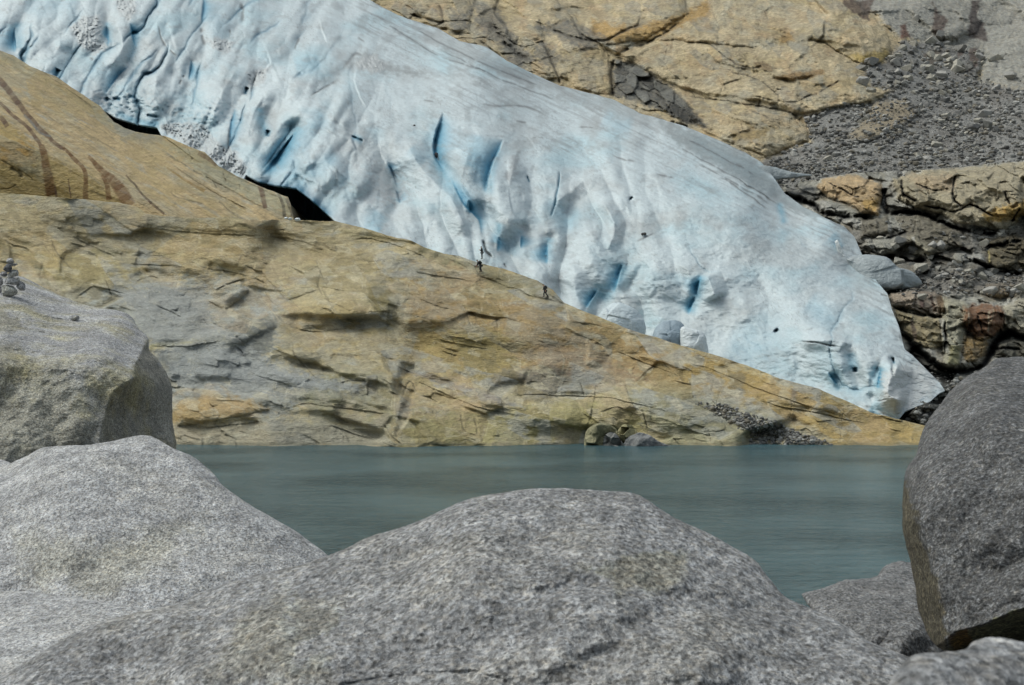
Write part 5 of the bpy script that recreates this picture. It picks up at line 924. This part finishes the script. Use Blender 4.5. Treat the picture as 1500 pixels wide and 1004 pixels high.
wb('grey rounded shore rock at the waterline, left one of the grey cluster', [(882, 657), (885, 641), (895, 633), (906, 640), (913, 657)], 176.8, lin(122, 122, 118), 32)
wb('yellowish shore rock sitting above the grey ones in the waterline cluster', [(902, 645), (905, 632), (914, 622), (930, 627), (934, 642), (920, 650)], 178.2, lin(144, 138, 104), 33)
wb('wide low grey shore rock at the waterline, right end of the cluster', [(912, 658), (918, 642), (938, 634), (952, 638), (966, 647), (986, 658)], 176.6, lin(118, 119, 118), 34)
# ------------------------------------------------------------------ separate ice at the foot of the glacier
ice1, ice2, iced = lin(150, 164, 174), lin(206, 214, 216), lin(168, 176, 178)
def ib(lb, out, D, col, seed, **k):
    k.setdefault('fa', .18); k.setdefault('rough', (.06, .03)); return wb(lb, out, D, col, seed, mat=M_ice, cat='ice block', name=k.pop('name', 'ice_block'), **k)
ib('grey-blue domed ice block behind the crest of the ochre slope', [(950, 510), (956, 490), (963, 477), (974, 470), (990, 470), (1001, 476), (1008, 500), (1005, 520), (970, 520)], 208, lin(140, 156, 166), 41, edge=1.4)
ib('white ice block with a flat right side beside the grey-blue dome', [(996, 500), (998, 480), (1010, 481), (1030, 487), (1036, 505), (1036, 530), (1000, 525)], 206.5, ice2, 42, edge=.9)
ib('rounded white ice block leaning on the glacier above the third hiker', [(870, 480), (880, 458), (889, 449), (902, 443), (916, 446), (936, 458), (946, 480), (936, 505), (890, 505)], 213.5, lin(190, 202, 206), 43, edge=1.4)
ib('dirty grey ice slab stranded on the rocks right of the glacier', [(1240, 380), (1252, 375), (1268, 373), (1285, 374), (1301, 378), (1315, 391), (1336, 398), (1350, 413), (1345, 420), (1320, 424), (1296, 424), (1270, 420), (1250, 405)], 243, lin(150, 158, 160), 45, edge=1.6, back=3., fa=.8)
ib('dirty streaked ice ledge meeting the scree above the cliff', [(1090, 250), (1105, 243), (1130, 244), (1160, 252), (1191, 257), (1170, 261), (1140, 264), (1122, 270), (1100, 268)], 296, lin(140, 148, 150), 46, edge=1.2)
ib('thin white ice fin standing on the right rim of the glacier', [(1223, 354), (1227, 352), (1233, 364), (1241, 379), (1250, 397), (1247, 402), (1236, 388), (1228, 373)], 248, lin(214, 218, 216), 47, edge=.4, back=.8, n=120, m=30)
for i, (px, py, a) in enumerate([(419, 320, 6), (425, 321, 7), (436, 322, 9)]):
    gm_stone('snow_lump', px, py, a, a*.6, 231, ['small white snow lump, left of three at the cave mouth', 'small white snow lump, middle of three at the cave mouth', 'small white snow lump, right of three at the cave mouth'][i], 'snow', M_ice, 60+i, grp='snow lumps at the cave mouth', colr=ice2, I=I3, F=F3)
gm_stone('rock', 943, 343, 8, 5, PG.depth_at(943, 343)-.2, 'dark rock lying on the ice right of the glacier middle', 'rock', M_stone, 66, I=I3, F=F3, colr=lin(72, 70, 68))
gm_stone('rock', 607, 184, 4, 3, PG.depth_at(607, 184)-.2, 'tiny dark rock on the ice left of the tall crevasse', 'rock', M_stone, 67, I=I3, F=F3, colr=lin(72, 70, 68))
gm_stone('rock', 639, 228, 6, 9, PG.depth_at(640, 229)-.3, 'dark rock jammed in the tall crevasse', 'rock', M_stone, 68, I=I3, F=F3, colr=lin(88, 80, 80))

# ------------------------------------------------------------------ hikers
def flat(name, c, rough=.85):
    m, t, b = newmat(name); n = N(t, 'ShaderNodeTexNoise', Scale=30.); c = np.array(c)
    t.links.new(ramp(t, n.outputs['Fac'], [(.3, tuple(c*.8)), (.7, tuple(c*1.2))]), b.inputs['Base Color']); b.inputs['Roughness'].default_value = rough; return m
M_skin = flat('skin', lin(186, 142, 118), .5); M_black = flat('black_cloth', (.012, .013, .016)); M_char = flat('charcoal_cloth', (.035, .037, .042)); M_grey = flat('grey_cloth', (.12, .125, .13)); M_hair = flat('dark_hair', (.015, .011, .008))
M_green = flat('green_cloth', (.045, .055, .03)); M_boot = flat('boot_leather', (.03, .022, .016))
def skin(name, vs, es, mat, parent, sub=2):
    me = bpy.data.meshes.new(name); me.from_pydata([v[:3] for v in vs], es, []); o = bpy.data.objects.new(name, me); sc.collection.objects.link(o)
    sm = o.modifiers.new('skin', 'SKIN'); sm.use_smooth_shade = True
    if not me.skin_vertices: 
        bpy.context.view_layer.objects.active = o
    for i, v in enumerate(vs):
        d = me.skin_vertices[0].data[i]; r = v[3]; kf = 1.0 if name == 'body' else 1.16; d.radius = (r[0]*kf, r[1]*kf) if isinstance(r, tuple) else (r*kf, r*kf); d.use_root = (i == 0)
    ss = o.modifiers.new('sub', 'SUBSURF'); ss.levels = sub; ss.render_levels = sub
    bpy.context.view_layer.update(); dg = bpy.context.evaluated_depsgraph_get()
    nm = bpy.data.meshes.new_from_object(o.evaluated_get(dg)); nm.name = name; nm.materials.clear(); nm.materials.append(mat)
    o2 = bpy.data.objects.new(name, nm); sc.collection.objects.link(o2); bpy.data.objects.remove(o); o2.name = name
    nm.polygons.foreach_set('use_smooth', [True]*len(nm.polygons)); o2.parent = parent; return o2
def hiker(px, py, D, pose, label, jc, tc_, hat, rotz=0, pack=None, packlabel=None):
    """pose: joints in metres, x = forward, y = left, z = up, feet at z 0"""
    W = world(px, py, D); e = bpy.data.objects.new('person', None); sc.collection.objects.link(e); e.location = W; e.rotation_euler = (0, 0, math.pi+rotz)
    tag(e, label, 'person'); J = pose
    chain = []; vs = []; es = []
    def add(p, r, par=None):
        vs.append((*p, r)); 
        if par is not None: es.append((par, len(vs)-1))
        return len(vs)-1
    pel = add(J['pelvis'], (.15, .12)); ch = add(J['chest'], (.17, .12), pel); nk = add(J['neck'], .06, ch); hd = np.array(J['head']); n_ = np.array(J['neck'])
    up = (hd-n_)/np.linalg.norm(hd-n_); fw = np.array(J.get('look', (1, 0, -.1))); fw = fw/np.linalg.norm(fw)
    h0 = add(hd-up*.03, .082, nk); h1 = add(hd+up*.05, .096, h0); h2 = add(hd+up*.10, .075, h1); add(hd+fw*.10-up*.01, .022, h0)
    for s_ in (1, -1):
        k = 'L' if s_ > 0 else 'R'
        sh = add(J['sh'+k], .062, ch); el = add(J['el'+k], .047, sh); wr = add(J['wr'+k], .032, el)
        d = np.array(J['wr'+k])-np.array(J['el'+k]); d = d/np.linalg.norm(d); side = np.cross(d, (0, s_, 0)); side /= np.linalg.norm(side)+1e-6; inn = np.array([0, -s_, 0])
        pm_ = add(np.array(J['wr'+k])+d*.07, (.038, .02), wr)
        for q, (o_, ln) in enumerate([(-.028, .075), (-.010, .085), (.009, .08), (.027, .062)]):
            a = add(np.array(J['wr'+k])+d*(.10+ln*.5)+side*o_*1.1+inn*.008, .009, pm_); add(np.array(J['wr'+k])+d*(.10+ln*.85)+side*o_*1.15+inn*.035, .008, a)
        a = add(np.array(J['wr'+k])+d*.06+side*-.045+inn*.012, .012, wr); add(np.array(J['wr'+k])+d*.095+side*-.055+inn*.03, .009, a)
        hp = add(J['hip'+k], .095, pel); kn = add(J['kn'+k], .06, hp); an = add(J['an'+k], .042, kn); add(np.array(J['an'+k])+np.array(J.get('toe'+k, (.15, 0, -.045))), .035, an)
    skin('body', vs, es, M_skin, e)
    # clothes
    jv = []; je = []
    def ja(p, r, par=None): jv.append((*p, r)); (je.append((par, len(jv)-1)) if par is not None else 0); return len(jv)-1
    pv = np.array(J['pelvis']); cv = np.array(J['chest'])
    a0 = ja(pv+(cv-pv)*.02, (.185, .15)); a1 = ja(pv+(cv-pv)*.5, (.18, .145), a0); a2 = ja(cv, (.20, .15), a1); a3 = ja(cv+(n_-cv)*.7, (.10, .09), a2)
    for k in 'LR':
        b0 = ja(J['sh'+k], .085, a2); b1 = ja(J['el'+k], .066, b0); ja(np.array(J['wr'+k])*.93+np.array(J['el'+k])*.07, .05, b1)
    skin('jacket', jv, je, jc, e)
    tv = []; te = []
    def ta(p, r, par=None): tv.append((*p, r)); (te.append((par, len(tv)-1)) if par is not None else 0); return len(tv)-1
    t0 = ta(pv+(cv-pv)*.05, (.17, .135))
    for k in 'LR':
        t1 = ta(J['hip'+k], .115, t0); t2 = ta(J['kn'+k], .08, t1); ta(np.array(J['an'+k])+np.array((0, 0, .03)), .062, t2)
    skin('trousers', tv, te, tc_, e)
    for k in 'LR':
        an = np.array(J['an'+k]); to = np.array(J.get('toe'+k, (.15, 0, -.045)))
        skin('boot', [(*(an+(0, 0, .06)), .056), (*(an+(-.03, 0, -.035)), .05), (*(an+to*.7), .046), (*(an+to*1.15), .038)], [(0, 1), (1, 2), (2, 3)], M_boot, e)
    hb = hd+up*.06-fw*.02
    skin('hair' if hat == 'hair' else 'cap', [(*(hb-up*.02-fw*.05), .075), (*(hb+up*.03), .10), (*(hb+up*.06), .07)]+([(*(hb+fw*.13+up*.01), .03)] if hat == 'cap' else []), [(0, 1), (1, 2)]+([(1, 3)] if hat == 'cap' else []), M_hair if hat == 'hair' else M_black, e)
    if pack is not None:
        ax = (n_-pv)/np.linalg.norm(n_-pv); bk = np.cross(ax, (0, 1, 0)); bk = bk if bk[0] < 0 else -bk; b0 = pv+ax*.12+bk*.20; R = math.pi+rotz; c, s_ = math.cos(R), math.sin(R)
        pe = bpy.data.objects.new('backpack', None); sc.collection.objects.link(pe); pe.location = W; pe.rotation_euler = (0, 0, R); tag(pe, packlabel, 'backpack')
        skin('pack_body', [(*b0, (.15, .09)), (*(b0+ax*.2), (.17, .11)), (*(b0+ax*.38), (.15, .10)), (*(b0+ax*.46), (.10, .07))], [(0, 1), (1, 2), (2, 3)], pack, pe)
        skin('pocket', [(*(b0+bk*.10+ax*.02), (.10, .04)), (*(b0+bk*.11+ax*.16), (.10, .04))], [(0, 1)], pack, pe)
        for s2 in (.1, -.1):
            o_ = np.array((0, s2, 0)); skin('strap', [(*(b0+ax*.38+o_-bk*.05), .02), (*(n_-ax*.02+o_*1.1), .022), (*(cv-bk*.17+o_), .02), (*(pv+ax*.14-bk*.16+o_*1.2), .018), (*(b0+o_*1.3), .018)], [(0, 1), (1, 2), (2, 3), (3, 4)], M_black, pe)
stand = dict(pelvis=(0, 0, .94), chest=(.02, 0, 1.28), neck=(.05, 0, 1.50), head=(.10, 0, 1.60), look=(1, 0, -.35), shL=(.03, .19, 1.42), elL=(.10, .24, 1.14), wrL=(.30, .08, 1.22), shR=(.03, -.19, 1.42), elR=(.08, -.24, 1.14), wrR=(.30, -.06, 1.24),
    hipL=(0, .10, .88), knL=(.03, .12, .48), anL=(-.02, .13, .08), hipR=(0, -.10, .88), knR=(.01, -.11, .48), anR=(-.03, -.12, .08))
bend = dict(pelvis=(-.12, 0, .90), chest=(.14, 0, 1.18), neck=(.30, 0, 1.36), head=(.40, 0, 1.44), look=(1, 0, -.9), shL=(.26, .19, 1.28), elL=(.36, .24, 1.00), wrL=(.50, .20, .78), shR=(.26, -.19, 1.28), elR=(.30, -.25, 1.0), wrR=(.46, -.22, .78),
    hipL=(-.10, .10, .84), knL=(.12, .12, .50), anL=(.02, .13, .08), hipR=(-.10, -.10, .84), knR=(-.08, -.11, .46), anR=(-.26, -.12, .06))
walk = dict(pelvis=(0, 0, .90), chest=(.09, 0, 1.23), neck=(.18, 0, 1.44), head=(.25, 0, 1.54), look=(1, 0, -.4), shL=(.14, .19, 1.36), elL=(-.02, .25, 1.12), wrL=(.04, .24, .88), shR=(.14, -.19, 1.36), elR=(.18, -.25, 1.08), wrR=(.34, -.20, .92),
    hipL=(0, .10, .84), knL=(.24, .12, .52), anL=(.22, .13, .12), hipR=(0, -.10, .84), knR=(-.12, -.11, .46), anR=(-.38, -.12, .10))
hiker(706, 379.5, PG.depth_at(706, 380)-.3, stand, 'person in black jacket and grey trousers at the ice edge, hands raised', M_black, M_grey, 'hair', .3)
hiker(703.5, 398.5, PB.depth_at(703, 398)-.1, bend, 'person in dark clothes bending forward downhill on the rock below the standing one', M_black, M_char, 'hair', .35, M_green, 'dark green backpack worn by the bending person')
hiker(799, 436, PB.depth_at(799, 436)-.1, walk, 'person in dark clothes walking left alone, lowest on the rock crest', M_char, M_char, 'cap', .2, M_black, 'black backpack worn by the lone walking person')
